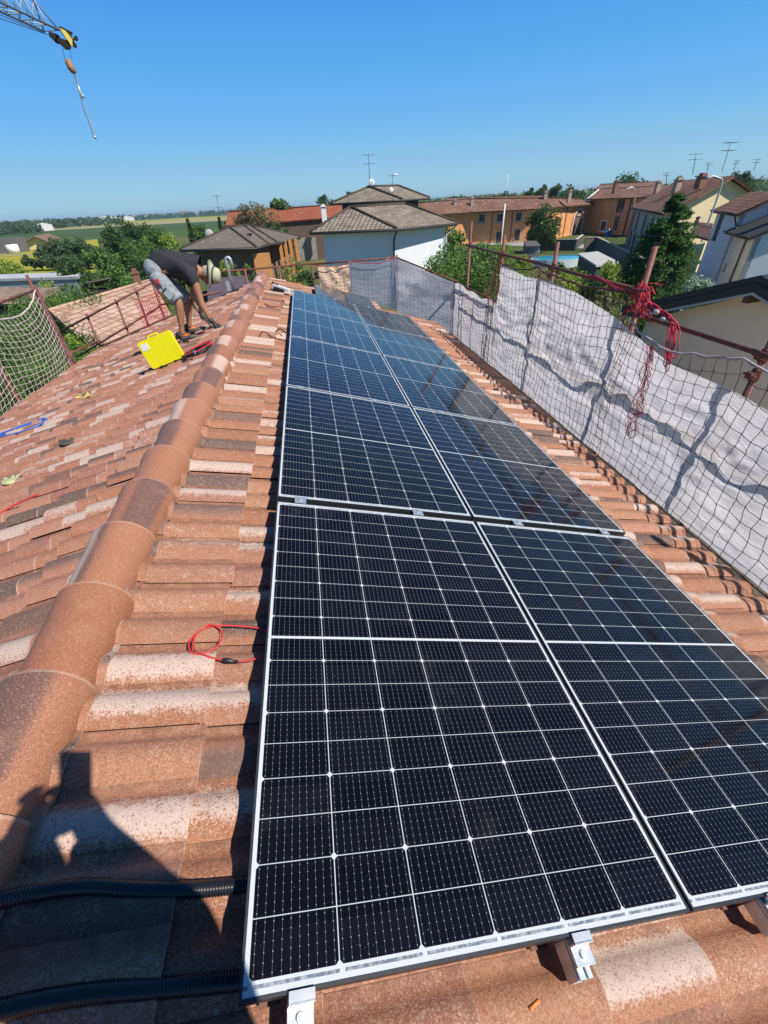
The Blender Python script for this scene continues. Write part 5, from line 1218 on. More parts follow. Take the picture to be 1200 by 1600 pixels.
for x in (760, 785, 806): p = at(x, 317.5, ev[1].y + 3.6); mb.box(p, 1.5, 1.1, .12, (Vector((1, 0, 0)), Vector((0, .8, .5)).normalized(), Vector((0, -.5, .8)).normalized()))
mb.build('roof_patch', M_dark, of)
# --- its taller wing
w2 = empty('farmhouse_wing', hz(980, 380, GZ), 'taller orange farm wing to the right of the arched gateway', 'farmhouse')
e2 = [at(917, 313.5, 104), at(975, 309, 94), at(1030, 305.5, 85)]; z2 = e2[1].z
for p in e2: p.z = z2
r2_ = [at(936, 296, 107), at(985, 293.5, 100), at(1053, 290, 92)]; zr = (r2_[0].z + r2_[2].z) / 2
w2w = gable_strip(w2, e2, r2_, R_old, M_och, 1.4)
window(w2, w2w[0], w2w[1], 971, 320, 2.2, 2.6, fw=.12); window(w2, w2w[0], w2w[1], 943, 353, 1.3, 1.6, fw=.2, frame=M_white); window(w2, w2w[0], w2w[1], 963, 349, 1.2, 2.4, fw=.1, pane=M_shut)
p, t, n_ = onwall(983, 330, w2w[1], w2w[2], .12); pipe(w2, [V3(p, z2 - .2), V3(p, GZ)], .12, plain('brown_pipe', (.13, .05, .03), .7, .2))
mb = MB(); mb.tube([e2[0] + Vector((0, 0, .05)), r2_[0]], .14, 6); mb.tube([r2_[0], r2_[1], r2_[2]], .14, 6); mb.build('white_hip_line', M_white, w2)
chimney(w2, at(961, 297, 97), .8, 1.3, plain('brick_chimney', (.25, .12, .08), .9, .3, 4)); chimney(w2, at(1026, 298, 88), .7, 1.2)
w3 = empty('far_red_roofed_house', hz(990, 340, GZ), 'far red roof showing above the farm wing ridge', 'house')
gable_strip(w3, [at(928, 296, 118), at(1040, 291, 112)], [at(938, 288.5, 124), at(1030, 284, 118)], R_old, M_och)
w4 = empty('far_low_roof', hz(720, 345, GZ), 'pale far roofs behind the orange farmhouse ridge', 'house')
gable_strip(w4, [at(690, 315, 125), at(850, 311, 122)], [at(700, 309.5, 131), at(850, 306, 128)], R_old, M_och)
# --- yellow house with gable
ze = -1.2; c0, c1 = hz(985, 324, ze), hz(1036, 334, ze); fd = (c1 - c0); fd.z = 0; fl = fd.length; fd.normalize(); gd = Vector((.995, .1, 0))
yh = empty('yellow_house', V3(c0, GZ), 'pale yellow house with broad sunlit gable and shuttered facade', 'house')
pk = onwall(1143, 274.5, c1, c1 + gd)[0]; gw = (V3(pk, 0) - V3(c1, 0)).dot(gd); c2 = c1 + gd * gw * 2; c3 = c0 + gd * gw * 2; pkf = V3(c0 + gd * gw, pk.z)
re = onwall(1174, 297, c1, c1 + gd)[0]
mb = MB(); ov = fd * .9; roof_face(mb, (c0, c1 + ov, V3(pk + ov, pk.z), pkf), .22); roof_face(mb, (c2 + ov, c3, pkf, V3(pk + ov, pk.z)), .22); mb.build('roof', R_old, yh)
mb = MB(); q = [c0 + gd * .7, c1 + gd * .7, c2 - gd * .7, c3 - gd * .7]
M_fac = plain('cream_facade', (.52, .44, .33), .9, .12, 2); M_yw = plain('pale_yellow_render', (.68, .56, .33), .92, .14, .8)
mb.prism([V3(q[0], GZ), V3(q[1], GZ), V3(q[1], ze - .05), V3(q[0], ze - .05)], gd * .3); mb.build('facade', M_fac, yh)
mb = MB(); mb.prism([V3(q[1], GZ), V3(q[2], GZ), V3(q[2], ze), V3(pk, pk.z - .35), V3(q[1], ze)], fd * -.3); mb.prism([V3(q[0], GZ), V3(q[3], GZ), V3(q[3], ze), V3(pkf, pk.z - .35), V3(q[0], ze)], fd * .3); mb.prism([V3(q[2], GZ), V3(q[3], GZ), V3(q[3], ze - .1), V3(q[2], ze - .1)], gd * -.3); mb.build('gable_wall', M_yw, yh)
for x, y in ((989, 345), (996, 347), (1006, 352), (1017, 357)): window(yh, q[0], q[1], x, y, 1.7, 2.3, pane=M_shut, fw=.15)
for x, y in ((984, 375), (990, 378), (1000, 385)): window(yh, q[0], q[1], x, y, 1.7, 2.4, pane=M_shut, fw=.15)
mb = MB(); mb.tube([c0 - gd * .1, c1 - gd * .1], .12, 6); mb.build('gutter', M_gut, yh)
chimney(yh, at(1095, 285, c1.y + 3), .8, .5, plain('brick_chimney', (.25, .12, .08), .9, .3, 4)); chimney(yh, at(1056, 297, c1.y + 12), .7, 1.0)
for i, (x, y, x2, y2, h_) in enumerate(((1082, 272, 1088, 240, .9), (1128, 268, 1142, 222, 1.3), (1105, 267, 1108, 254, .5), (1146, 266, 1152, 251, .6), (1178, 266, 1183, 249, .6), (1041, 285, 1042, 270, .5))):
    antenna(['aerial with crossbars at the left of the yellow house ridge', 'tallest leaning aerial above the yellow gable', 'thin short aerial on the yellow house ridge', 'short aerial right of the yellow gable peak', 'leaning aerial near the right photo edge', 'slim aerial above the farm roofs'][i], at(x, y, c1.y + 6), at(x2, y2, c1.y + 6), 4, h_ * 1.6, .035)
# --- white house at the right edge
ze = -.9; f0, f1 = hz(1113, 329, ze), hz(1148, 334, ze); fd = (f1 - f0); fd.z = 0; fd.normalize(); gd = Vector((-fd.y, fd.x, 0)); gd = gd if gd.x > 0 else -gd
rh = empty('white_gabled_house', V3(f0, GZ), 'white house with old tiled roof and louvred window at the right edge', 'house')
pk = onwall(1222, 300, f1, f1 + gd)[0]; gw = (V3(pk, 0) - V3(f1, 0)).dot(gd); pkf = V3(f0 + gd * gw, pk.z); f2 = f1 + gd * gw * 2; f3 = f0 + gd * gw * 2
mb = MB(); ov = fd * .5; roof_face(mb, (f0 - ov, f1 + ov, V3(pk + ov, pk.z), pkf - ov), .22); roof_face(mb, (f2 + ov, f3 - ov, pkf - ov, V3(pk + ov, pk.z)), .22); mb.build('roof', R_old, rh)
q = [f0 + gd * .5, f1 + gd * .5, f2 - gd * .5, f3 - gd * .5]; mb = MB()
near = q[1] + fd * 9.0
mb.prism([V3(q[0], GZ), V3(q[1], GZ), V3(q[1], ze - .03), V3(q[0], ze - .03)], gd * .3)
mb.prism([V3(q[1], GZ), V3(q[2], GZ), V3(q[2], ze), V3(pk, pk.z - .4), V3(q[1], ze)], fd * -.3); mb.prism([V3(q[0], GZ), V3(q[3], GZ), V3(q[3], ze), V3(pkf, pk.z - .4), V3(q[0], ze)], fd * .3); mb.build('wall', M_white, rh)
window(rh, q[0], q[1], 1123, 354, 1.0, 1.9, pane=M_shut, fw=.05, frame=M_shut); mb = MB(); mb.tube([f0 - gd * .1, f1 - gd * .1], .09, 6); mb.build('gutter', M_gut, rh)
pipe(rh, [f1 + Vector((0, 0, -.05)), q[1] - gd * .1 + Vector((0, 0, -.8)), q[1] - gd * .1 + fd * .8 + Vector((0, 0, -1.2))], .06)
an = empty('white_annex', V3(q[1], GZ), 'lower white annex with dark roof in front of the right white house', 'house')
e1, e2_ = onwall(1131, 363.5, q[1] - gd * .6, q[1] + fd - gd * .6)[0], onwall(1171, 369, q[1] - gd * .6, q[1] + fd - gd * .6)[0]; zc = (e1.z + e2_.z) / 2; e1.z = e2_.z = zc
if e1.y < e2_.y: e1, e2_ = e2_, e1
up = gd * 4.2 + Vector((0, 0, 1.9)); mb = MB(); roof_face(mb, (e1, e2_, e2_ + up, e1 + up), .2); roof_face(mb, (e2_ + gd * 8.4, e1 + gd * 8.4, e1 + up, e2_ + up), .2); mb.build('roof', plain('dark_shingle', (.035, .033, .03), .85, .4, 3), an)
s1, s2 = e1 + gd * .6, e2_ + gd * .6 - fd * .4; mb = MB(); mb.prism([V3(s1, GZ), V3(s2, GZ), V3(s2, zc), V3(s1, zc)], gd * .3); mb.prism([V3(s2, GZ), V3(s2 + gd * 7.2, GZ), V3(s2 + gd * 7.2, zc), V3(s2 + gd * 3.6, zc + 1.5), V3(s2, zc)], fd * -.3); mb.prism([V3(s1, GZ), V3(s1 + gd * 7.2, GZ), V3(s1 + gd * 7.2, zc), V3(s1 + gd * 3.6, zc + 1.5), V3(s1, zc)], fd * .3); mb.build('wall', M_white, an)
p, t, n_ = onwall(1170, 370, s1, s2, .1); pipe(an, [V3(p, zc - .1), V3(p, zc - .5) - fd * .0, V3(p, GZ)], .06)
window(an, s1, s2, 1134, 417, .25, .45, fw=.04); chimney(an, e2_ + up * .55 - fd * 2.2 + Vector((0, 0, .2)), .7, 1.5, plain('grey_chimney', (.2, .2, .22), .8, .2)); mb = MB(); mb.tube([e1 - gd * .05, e2_ - gd * .05], .08, 6); mb.build('gutter', M_gut, an)
# --- small brown-roofed outbuilding with weathervane, street lamp
ob = empty('outbuilding', hz(1090, 470, GZ), 'outbuilding with brown ribbed roof below the yellow gable', 'outbuilding')
g1, g2 = at(1062, 391, 33), at(1078, 396, 30); 
mb = MB(); roof_face(mb, (at(1048, 390, 36), at(1067, 392, 33), at(1081, 366, 36), at(1072, 364, 39)), .12); roof_face(mb, (at(1077, 366, 36), at(1106, 374, 32), at(1114, 349, 36), at(1089, 347, 40)), .12); mb.build('roof', R_brn, ob)
a_, b_ = at(1052, 390, 36.4), at(1104, 374, 32.6); mb = MB(); mb.prism([V3(a_, GZ), V3(b_, GZ), V3(b_, b_.z - .2), V3(a_, a_.z - .2)], (1.5, 1.5, 0)); mb.build('wall', M_yw, ob)
vn = empty('weathervane', at(1083, 367, 35), 'dark wrought weathervane on the ribbed outbuilding roof', 'weathervane'); mb = MB(); mb.tube([at(1082, 368, 35), at(1086, 357, 35), at(1089, 344, 35)], .05, 6); mb.sphere(at(1087.5, 349.5, 35), .28, 8, 6, (.8, .3, 1.2)); mb.sphere(at(1091, 340.5, 35), .18, 8, 6, (1.2, .3, .6)); mb.build('figure', M_dark, vn)
def lamp(label, px, Y, r):
    P = [at(x, y, Y) for x, y in px]; o = empty('street_lamp', V3(P[0], GZ), label, 'street lamp', 'street lamps'); mb = MB(); mb.tube([V3(P[0], GZ), P[0]] + smooth_path(P[1:-1], 4), r, 8); mb.build('pole', M_galv, o); mb = MB(); mb.box((P[-2] + P[-1]) / 2, (P[-1] - P[-2]).length * 1.05, .25, .14); mb.build('lamp_head', plain('lamp_white', (.6, .6, .58), .5, .1), o)
lamp('tall street lamp curving over the yellow gable', [(1107, 346), (1119, 315), (1128, 284), (1122, 278), (1112, 275), (1104, 276)], 36, .07)
lamp('slim street lamp beside the cream facade', [(990, 330), (993, 300), (992, 296), (988, 293), (984, 293), (979, 295)], 70, .07)
# --- black-roofed neighbour at the right
gP = at(1188, 430, 11); gQ = at(1016, 469, 14.2)
nb = empty('black_roofed_house', V3(gQ, GZ), 'beige house with black roof edge rising behind the near sheet', 'house')
gP2, gQ2 = onwall(1168, 461.5, gP, gQ)[0], onwall(1016, 491, gP, gQ)[0]; tdir = (V3(gP, 0) - V3(gQ, 0)).normalized(); ndir = Vector((tdir.y, -tdir.x, 0)); ndir = -ndir if ndir.x > 0 else ndir; inn = -ndir
gL = gQ + (gQ - gP) * .35; gR = gP + tdir * 4.2 + Vector((0, 0, -(gP.z - gQ.z) / (V3(gP, 0) - V3(gQ, 0)).length * 4.2)); dep = 5.5; th_ = .42
mb = MB(); mb.prism([gL, gP, gP - Vector((0, 0, th_)), gL - Vector((0, 0, th_))], inn * dep); mb.prism([gP + tdir * .002, gR, gR - Vector((0, 0, th_)), gP + tdir * .002 - Vector((0, 0, th_))], inn * dep); mb.build('roof', plain('black_metal', (.018, .018, .02), .45, .2, 3), nb)
mb = MB()
for a_, b_ in ((gL, gP), (gP, gR)): mb.prism([a_ - Vector((0, 0, .19)), b_ - Vector((0, 0, .19)), b_ - Vector((0, 0, .17)), a_ - Vector((0, 0, .17))], ndir * .03)
mb.build('fascia_seam', M_dark, nb)
mb = MB()
for a_, b_ in ((gL, gP), (gP, gR)): mb.prism([a_ - Vector((0, 0, th_)), b_ - Vector((0, 0, th_)), b_ - Vector((0, 0, th_ + .07)), a_ - Vector((0, 0, th_ + .07))], inn * .06)
mb.build('drip_edge', plain('grey_drip', (.35, .34, .33), .5, .1), nb)
wi = inn * .7; mb = MB(); L2, R2_ = gL + tdir * .6, gR - tdir * .6; mb.prism([V3(L2, GZ) + wi, V3(R2_, GZ) + wi, R2_ - Vector((0, 0, th_)) + wi, gP - Vector((0, 0, th_)) + wi, L2 - Vector((0, 0, th_)) + wi], inn * .3); mb.build('wall', plain('beige_render', (.80, .64, .47), .92, .06, 1.2), nb)
for k in (.0, .9, -.93):
    p0 = gP + (gQ - gP) * .04 if k == 0 else (gP + tdir * 1.1 - Vector((0, 0, .40)) if k > 0 else gQ + tdir * .15); mb = MB(); mb.box(p0 - Vector((0, 0, th_ + .15)) + inn * .35, .16, .66, .2, (tdir, inn, Vector((0, 0, 1)))); mb.build('rafter_end', M_wood, nb)
# --- garden between: shed, pool, walls, sign, furniture
sh = empty('garden_shed', hz(935, 440, GZ), 'dark green shed with pale flat roof in the garden', 'shed')
pz = -3.9; q = [hz(903, 396, pz), hz(934, 392.5, pz), hz(967, 409, pz), hz(932, 414.5, pz)]; mb = MB(); mb.prism(q, (0, 0, -.14)); mb.build('roof', plain('pale_felt', (.42, .42, .38), .9, .15, 2), sh); walls(sh, inset(q, .35), GZ, pz - .13, plain('green_boards', (.02, .05, .04), .7, .3, 3))
ps = empty('corrugated_shed', hz(830, 392, GZ), 'small shed with dark corrugated roof beside the yellow bush', 'shed'); pz = -4.3; q = [hz(818, 376.5, pz), hz(838, 376, pz), hz(845, 383.5, pz), hz(822, 384.5, pz)]; mb = MB(); mb.prism(q, (0, 0, -.1)); mb.build('roof', plain('corrugated', (.11, .09, .085), .7, .3, 5), ps); walls(ps, inset(q, .3), GZ, pz - .1, plain('grey_boards', (.14, .13, .12), .8, .3, 3))
def gwall(name, label, pts, h_, mat_, capm=None, th=.2, cat='garden wall'):
    o = empty(name, pts[0], label, cat); mb = MB()
    for a_, b_ in zip(pts, pts[1:]): d = (b_ - a_); n_ = Vector((-d.y, d.x, 0)).normalized() * th; mb.prism([a_, b_, b_ + Vector((0, 0, h_)), a_ + Vector((0, 0, h_))], n_)
    mb.build('panel', mat_, o); mb = MB()
    for a_, b_ in zip(pts, pts[1:]): d = (b_ - a_); n_ = Vector((-d.y, d.x, 0)).normalized(); mb.prism([a_ + Vector((0, 0, h_)) - n_ * .06, b_ + Vector((0, 0, h_)) - n_ * .06, b_ + Vector((0, 0, h_ + .09)) - n_ * .06, a_ + Vector((0, 0, h_ + .09)) - n_ * .06], n_ * (th + .12))
    mb.build('coping', capm or mat_, o)
gwall('screen_fence', 'dark screen fence behind the blue pool', [hz(826, 392, GZ), hz(898, 392, GZ), hz(908, 383, GZ)], 1.5, plain('dark_screen', (.06, .065, .07), .8, .2), plain('pale_kerb', (.5, .5, .46), .8, .1), cat='fence')
gwall('garden_wall', 'long garden wall running from the gateway towards the spruce', [hz(912, 392, GZ), hz(928, 391, GZ), hz(1000, 436, GZ)], 1.7, plain('wall_brown', (.14, .12, .10), .9, .3, 2), plain('wall_cap', (.38, .34, .29), .9, .2))
mb = MB(); mb.face([hz(x, y, GZ) + Vector((0, 0, .03)) for x, y in ((925, 388), (1060, 398), (1080, 440), (1010, 440))]); stru('road', mb, plain('road_grey', (.30, .29, .27), .9, .15, .3))
mb = MB(); mb.face([hz(x, y, GZ) + Vector((0, 0, .034)) for x, y in ((690, 372), (925, 383), (925, 389), (690, 380))]); stru('path', mb, plain('road_grey', (.30, .29, .27), .9, .15, .3))
mb = MB(); mb.face([(4.0, -8, GZ + .05), (12.6, -8, GZ + .05), (12.0, 15, GZ + .05), (7.0, 15, GZ + .05), (4.0, 11, GZ + .05)]); stru('bounce_yard', mb, plain('pale_concrete', (.50, .45, .38), .9, .2, 1))  # pale paving added to bounce sunlight onto the beige wall and the sheets
po = empty('swimming_pool', hz(873, 402, GZ), 'round blue above-ground pool in the garden', 'pool'); cpo = hz(875, 402, GZ + .9); mb = MB(); n_ = 32; ax_, ay_ = 3.6, 2.6
ring0 = [cpo + Vector((ax_ * math.cos(2 * math.pi * k / n_), ay_ * math.sin(2 * math.pi * k / n_), 0)) for k in range(n_)]; ring1 = [cpo + (p - cpo) * 1.05 for p in ring0]
mb.mesh(ring0 + ring1, [(k, (k + 1) % n_, n_ + (k + 1) % n_, n_ + k) for k in range(n_)]); mb.mesh(ring1 + [V3(p, GZ) for p in ring1], [(k, (k + 1) % n_, n_ + (k + 1) % n_, n_ + k) for k in range(n_)]); mb.build('liner', plain('pool_liner', (.55, .62, .65), .5, .1), po)
mb = MB(); mb.face([p - Vector((0, 0, .08)) for p in ring0]); mt, n, b = newmat('pool_water'); b.inputs['Base Color'].default_value = (.03, .42, .62, 1); b.inputs['Roughness'].default_value = .08; g = G(n); g.bump(g.noise(g.obj(), 3, 3), .2, .03, b); mb.build('water', mt, po)
def chair_table(x, y, kind):
    c = hz(x, y, GZ); o = empty('garden_table' if kind else 'garden_chair', c, 'white plastic garden table near the orange-brown net' if kind else 'white reclining garden chair left of the pool', 'table' if kind else 'chair'); mb = MB()
    if kind:
        mb.box(c + Vector((0, 0, .74)), 1.3, .9, .05); mb.build('tabletop', M_white, o)
        for sx in (-1, 1):
            for sy in (-1, 1): mb = MB(); mb.box(c + Vector((sx * .55, sy * .36, .36)), .07, .07, .71); mb.build('leg', M_white, o)
    else:
        mb.box(c + Vector((0, 0, .4)), .6, 1.1, .07); mb.build('seat', M_white, o); mb = MB(); mb.box(c + Vector((.3, .1, .85)), .07, .6, 1.0, (Vector((.94, 0, -.3)), Vector((0, 1, 0)), Vector((.3, 0, .94)))); mb.build('backrest', M_white, o)
        for sx in (-1, 1):
            for sy in (-1, 1): mb = MB(); mb.box(c + Vector((sx * .25, sy * .45, .18)), .05, .05, .36); mb.build('leg', M_white, o)
chair_table(808, 413, 1); chair_table(835, 409, 0)
fp = empty('pole', V3(at(783, 375, 62), GZ), 'tall thin white pole rising before the orange farmhouse', 'pole'); mb = MB(); p_ = at(785, 360, 62); mb.tube([V3(p_, GZ), V3(p_, at(790, 318, 62).z)], .09, 8); mb.tube([V3(p_, at(790, 318, 62).z), V3(p_, at(790, 273, 62).z)], .035, 6); mb.build('shaft', M_white, fp)
sg = empty('road_sign', hz(951, 385, GZ), 'blue rectangular road sign before the farm wing', 'road sign'); c = at(951, 365, 74); mb = MB(); mb.box(c, 1.3, .06, .95); mb.build('plate', plain('sign_blue', (.03, .16, .33), .5, .1), sg); mb = MB(); mb.tube([V3(c, GZ), c + Vector((0, .06, .7))], .06, 6); mb.build('post', M_galv, sg)
# ------------------------------------------------------------------ left side: old roofs, canopy, vehicles, yellow barn
old = empty('old_roofed_barn', hz(150, 520, -5), 'old outbuilding with bleached pink tiles below the left guard rail', 'outbuilding'); Zo = -3.2
q0, q1 = hz(78, 487, Zo - .6), hz(146, 546, Zo - .6); q2, q3 = hz(256, 496, Zo + .0), hz(207, 441, Zo + .0)
lowL = [q1, at(262, 506, q1.y + 7)]; 
P0 = q1; P1 = hz(268, 492, -4.0); T0 = hz(78, 486, -2.7); T1 = hz(236, 438, -2.7)
mb = MB(); roof_face(mb, (P0, P1, T1, T0), .16); B0 = T0 + (T0 - P0); B1 = T1 + (T1 - P1); B0.z = P0.z; B1.z = P1.z; roof_face(mb, (B1, B0, T0, T1), .16); mb.build('roof', R_pink, old)
hips(old, [(T0, T1)], plain('bleached_ridge', (.55, .36, .26), .9, .4, 5), .10); walls(old, inset([P0, P1, B1, B0], .6), GZ, min(P0.z, P1.z) - .1, plain('old_brick', (.16, .10, .075), .95, .4, 3))
chimney(old, T1 + (T0 - T1) * .16 + Vector((0, 0, .1)), .34, .55, plain('brick_chimney', (.25, .12, .08), .9, .3, 4))
c2_ = empty('tiled_outbuilding', hz(50, 460, -5), 'low outbuilding with faded reddish roof at the left photo edge', 'outbuilding'); mb = MB(); f = (hz(-60, 476, -3.6), hz(60, 475, -3.6), hz(98, 449, -2.9), hz(-50, 449, -2.9)); roof_face(mb, f, .15); mb.build('roof', rtile('faded_roof', (.22, .14, .10), (.36, .25, .19), .3, .4), c2_); walls(c2_, inset(f, .5), GZ, -4.0, plain('old_brick', (.16, .10, .075), .95, .4, 3))
cp = empty('parking_canopy', hz(50, 445, GZ), 'long grey flat canopy above the parked vehicles', 'canopy'); pz = -3.6; q = [hz(-80, 438, pz), hz(122, 432, pz), hz(126, 424.5, pz), hz(-80, 431, pz)]; mb = MB(); mb.prism(q, (0, 0, -.25)); mb.build('roof', plain('grey_sheet', (.42, .43, .43), .7, .15, .5), cp)
walls(cp, inset(q, .5), GZ, pz - .24, plain('pale_grey_wall', (.34, .34, .33), .9, .15, 1))
tb = empty('timber_roof', hz(150, 450, -5), 'weathered grey timber lean-to roof among the bushes', 'outbuilding'); mb = MB(); f = (hz(128, 449, -3.8), hz(158, 444, -3.8), hz(173, 433, -3.0), hz(133, 441, -3.3)); roof_face(mb, f, .1); mb.build('roof', plain('weathered_timber', (.20, .18, .15), .9, .4, 4), tb); walls(tb, inset(f, .3), GZ, -4.0, M_wood)
def car(label, c, L_, H_, W_, mat_, van=False, yaw=0.0):
    o = empty('parked_van' if van else 'parked_car', c, label, 'van' if van else 'car', 'vehicles parked by the canopy'); X = Vector((math.cos(yaw), math.sin(yaw), 0)); Y_ = Vector((-X.y, X.x, 0))
    pr = [(-.5, .2), (-.5, .9 if van else .55), (-.44, 1.0 if van else .62), (-.3 if van else -.25, 1.0), (.22, 1.0), (.38, .62), (.49, .52), (.5, .2)]
    mb = MB(); mb.prism([c + X * (x * L_) + Vector((0, 0, z * H_)) - Y_ * W_ / 2 for x, z in pr], Y_ * W_); mb.build('body', mat_, o)
    mb = MB(); mb.prism([c + X * (x * L_) + Vector((0, 0, z * H_)) - Y_ * (W_ / 2 + .01) for x, z in ((.0 if van else -.24, .66), (.0 if van else -.2, .94), (.2, .94), (.33, .66))], Y_ * (W_ + .02)); mb.build('side_window', M_pane, o)
    for sx in (-.32, .32):
        for sy in (-.5, .5): mb = MB(); p = c + X * sx * L_ + Y_ * sy * W_ + Vector((0, 0, .33)); mb.tube([p - Y_ * .1, p + Y_ * .1], .33, 14, smooth=False); mb.build('wheel', M_blackcable, o)
car('white van parked under the grey canopy', hz(67, 443, GZ), 3.0, 1.25, 1.2, M_white, True, .1); car('dark car parked beside the white van', hz(84, 442, GZ), 2.2, 1.1, 1.0, M_dark, False, .1); car('dark car partly hidden by leaves, right of the other', hz(97, 442, GZ), 2.4, 1.1, 1.0, plain('dark_grey_paint', (.06, .06, .065), .3, .1), False, .1)
yb = empty('yellow_barn', hz(50, 390, GZ), 'small barn with bright yellow gable standing in the fields', 'barn'); a_, b_ = hz(37, 391, GZ), hz(68, 389, GZ); pk = onwall(54, 371.5, a_, b_)[0]; el = onwall(37, 382, a_, b_)[0]; er = onwall(68, 377, a_, b_)[0]
mb = MB(); mb.prism([a_, b_, er, pk, el], (-6, 24, 0)); mb.build('wall', plain('barn_yellow', (.80, .66, .25), .9, .06), yb); mb = MB(); sh_ = Vector((-7, 26, 0)); o0 = Vector((.6, -1.2, .2)); mb.prism([el + o0 - Vector((1.6, 0, .5)), pk + o0, pk + o0 + Vector((0, 0, .35)), el + o0 + Vector((-1.6, 0, -.15))], sh_); mb.prism([pk + o0, er + o0 + Vector((1.2, 0, -.5)), er + o0 + Vector((1.2, 0, -.15)), pk + o0 + Vector((0, 0, .35))], sh_); mb.build('roof', plain('barn_roof', (.20, .12, .08), .9, .2), yb)
fs_ = empty('farm_silo', hz(21, 395, GZ), 'white leaning silo chute left of the yellow barn', 'silo'); mb = MB(); mb.tube([hz(24, 396, GZ), at(17, 382, hz(24, 396, GZ).y)], 1.7, 10); mb.build('chute', M_white, fs_); mb = MB(); p = hz(5, 396, GZ); mb.box(p + Vector((0, 0, 2)), 14, 6, 4); mb.build('shed_body', plain('grey_boards', (.14, .13, .12), .8, .3, 3), fs_)
for i, (x, y, w_, h_, d, col) in enumerate(((70, 359, 16, 5, 620, .7), (135, 351, 26, 4, 1100, .75), (152, 350, 34, 6, 1150, .8), (168, 348.5, 42, 8, 1200, .7), (184, 348.2, 40, 6, 1200, .8), (200, 347, 30, 7, 1300, .7), (115, 353.5, 12, 5, 1000, .5), (290, 338, 40, 14, 2100, .35), (22, 361, 8, 4, 640, .5), (233, 343, 36, 8, 2000, .75), (316, 336.5, 30, 7, 2400, .8))):
    c = hz(x, y, GZ); dr = Vector((c.x - CAM.x, c.y - CAM.y, 0)).normalized(); p = Vector((CAM.x, CAM.y, GZ)) + dr * d; mb = MB(); r_ = Vector((dr.y, -dr.x, 0)); mb.prism([p - r_ * w_ / 2, p + r_ * w_ / 2, p + r_ * w_ / 2 + Vector((0, 0, h_)), p + Vector((0, 0, h_ * 1.4)), p - r_ * w_ / 2 + Vector((0, 0, h_))], dr * 20)
    one('distant_building', mb, plain('far_wall_%d' % int(col * 100), (col, col * .97, col * .93), .9, .05), ['white farm building on the left field edge', 'leftmost pale shed of the distant white row', 'second pale shed of the distant white row', 'large pale shed in the middle of the distant row', 'fourth pale shed of the distant row', 'rightmost pale shed of the distant row', 'tiny grey hut before the distant row', 'tall grey block on the skyline', 'small hut by the dark trees at far left', 'long pale building on the skyline', 'faint white building on the skyline right of the grey block'][i], 'building', 'distant buildings on the plain')
# ------------------------------------------------------------------ crane
cr = empty('crane', (-26, 18, GZ), 'tower crane jib with yellow end plate reaching in at the top left', 'crane'); Zc = 7.2
jt = hz(92, 47, Zc); jb = hz(75, 52, Zc); ja0 = hz(0, 3, Zc); jb0 = hz(0, 14.7, Zc); jd = (ja0 - jt).normalized()
wv = jb - jt; wv = wv - jd * wv.dot(jd); tp_ = onwall(64, 6.7, (jt + jb) / 2, (jt + jb) / 2 + jd)[0]; hh = max(.7, tp_.z - Zc); M_jib = plain('crane_blue_grey', (.16, .20, .26), .6, .3, 3)
Ln = 16.0; seg_ = .62; nseg = int(Ln / seg_); mid_ = wv * .5; st = .45
mb = MB(); TA, TB = jt, jt + wv; TT = jt + mid_ + Vector((0, 0, hh)); r_ = .028
for p in (TA, TB): mb.tube([p, p + jd * Ln], r_ * 1.3, 6)
mb.tube([TT + jd * st, TT + jd * Ln], r_ * 1.2, 6); mb.tube([TT + jd * st, TA], r_, 6); mb.tube([TT + jd * st, TB], r_, 6); mb.build('chords', M_jib, cr)
mb = MB()
for k in range(nseg):
    a_ = TA + jd * seg_ * k; b_ = TB + jd * seg_ * k; t_ = TT + jd * (st + seg_ * k)
    mb.tube([a_, t_], r_ * .6, 5); mb.tube([b_, t_], r_ * .6, 5); mb.tube([a_ + jd * seg_, t_], r_ * .6, 5); mb.tube([b_ + jd * seg_, t_], r_ * .6, 5); mb.tube([a_, b_ + jd * seg_ * (k % 2)], r_ * .6, 5); mb.tube([a_, b_], r_ * .6, 5)
mb.build('lattice', plain('crane_pale_bars', (.42, .50, .55), .5, .2, 5), cr)
yl = plain('crane_yellow', (.75, .55, .13), .5, .1); ep = at(102, 50, jt.y); ax1 = -jd; q = [at(93, 43, jt.y - .1), at(112, 53, jt.y + .05), at(115.5, 72, jt.y + .05), at(109, 70.5, jt.y)]
mb = MB(); nn = (q[1] - q[0]).cross(q[3] - q[0]).normalized(); mb.prism(q, nn * .06); mb.build('end_plate', yl, cr)
mb = MB(); mb.prism([p + nn * .065 - (p - (q[0] + q[2]) / 2) * -.05 for p in q], nn * .02)
rnd = random.Random(4); 
for k in range(7): p = at(80 + 4.5 * k, 55 + 3 * k, jt.y + .1); mb.tube([p - nn * .12, p + nn * .04], .085 + .025 * (k % 3), 12, smooth=False)
mb.tube([at(93, 43, jt.y), at(109, 70, jt.y)], .035, 6); mb.tube([at(93, 42, jt.y), at(113, 52, jt.y)], .035, 6)
for x, y in ((119, 60), (117, 71)): p = at(x, y, jt.y + .1); mb.tube([p - nn * .05, p + nn * .08], .07, 12, smooth=False); mb.tube([p, at(114, 62, jt.y)], .03, 5)
mb.build('sheaves', M_dark, cr)
mb = MB(); mb.tube([at(98, 75, jt.y), at(101, 92, jt.y)], .009, 5); mb.tube([at(108, 76, jt.y), at(113, 93, jt.y)], .009, 5); mb.tube([at(72, 53, jt.y), hz(-5, 21, Zc - .5)], .010, 5); mb.tube([at(74, 54, jt.y), hz(-5, 27, Zc - .7)], .010, 5); mb.build('ropes', M_dark, cr)
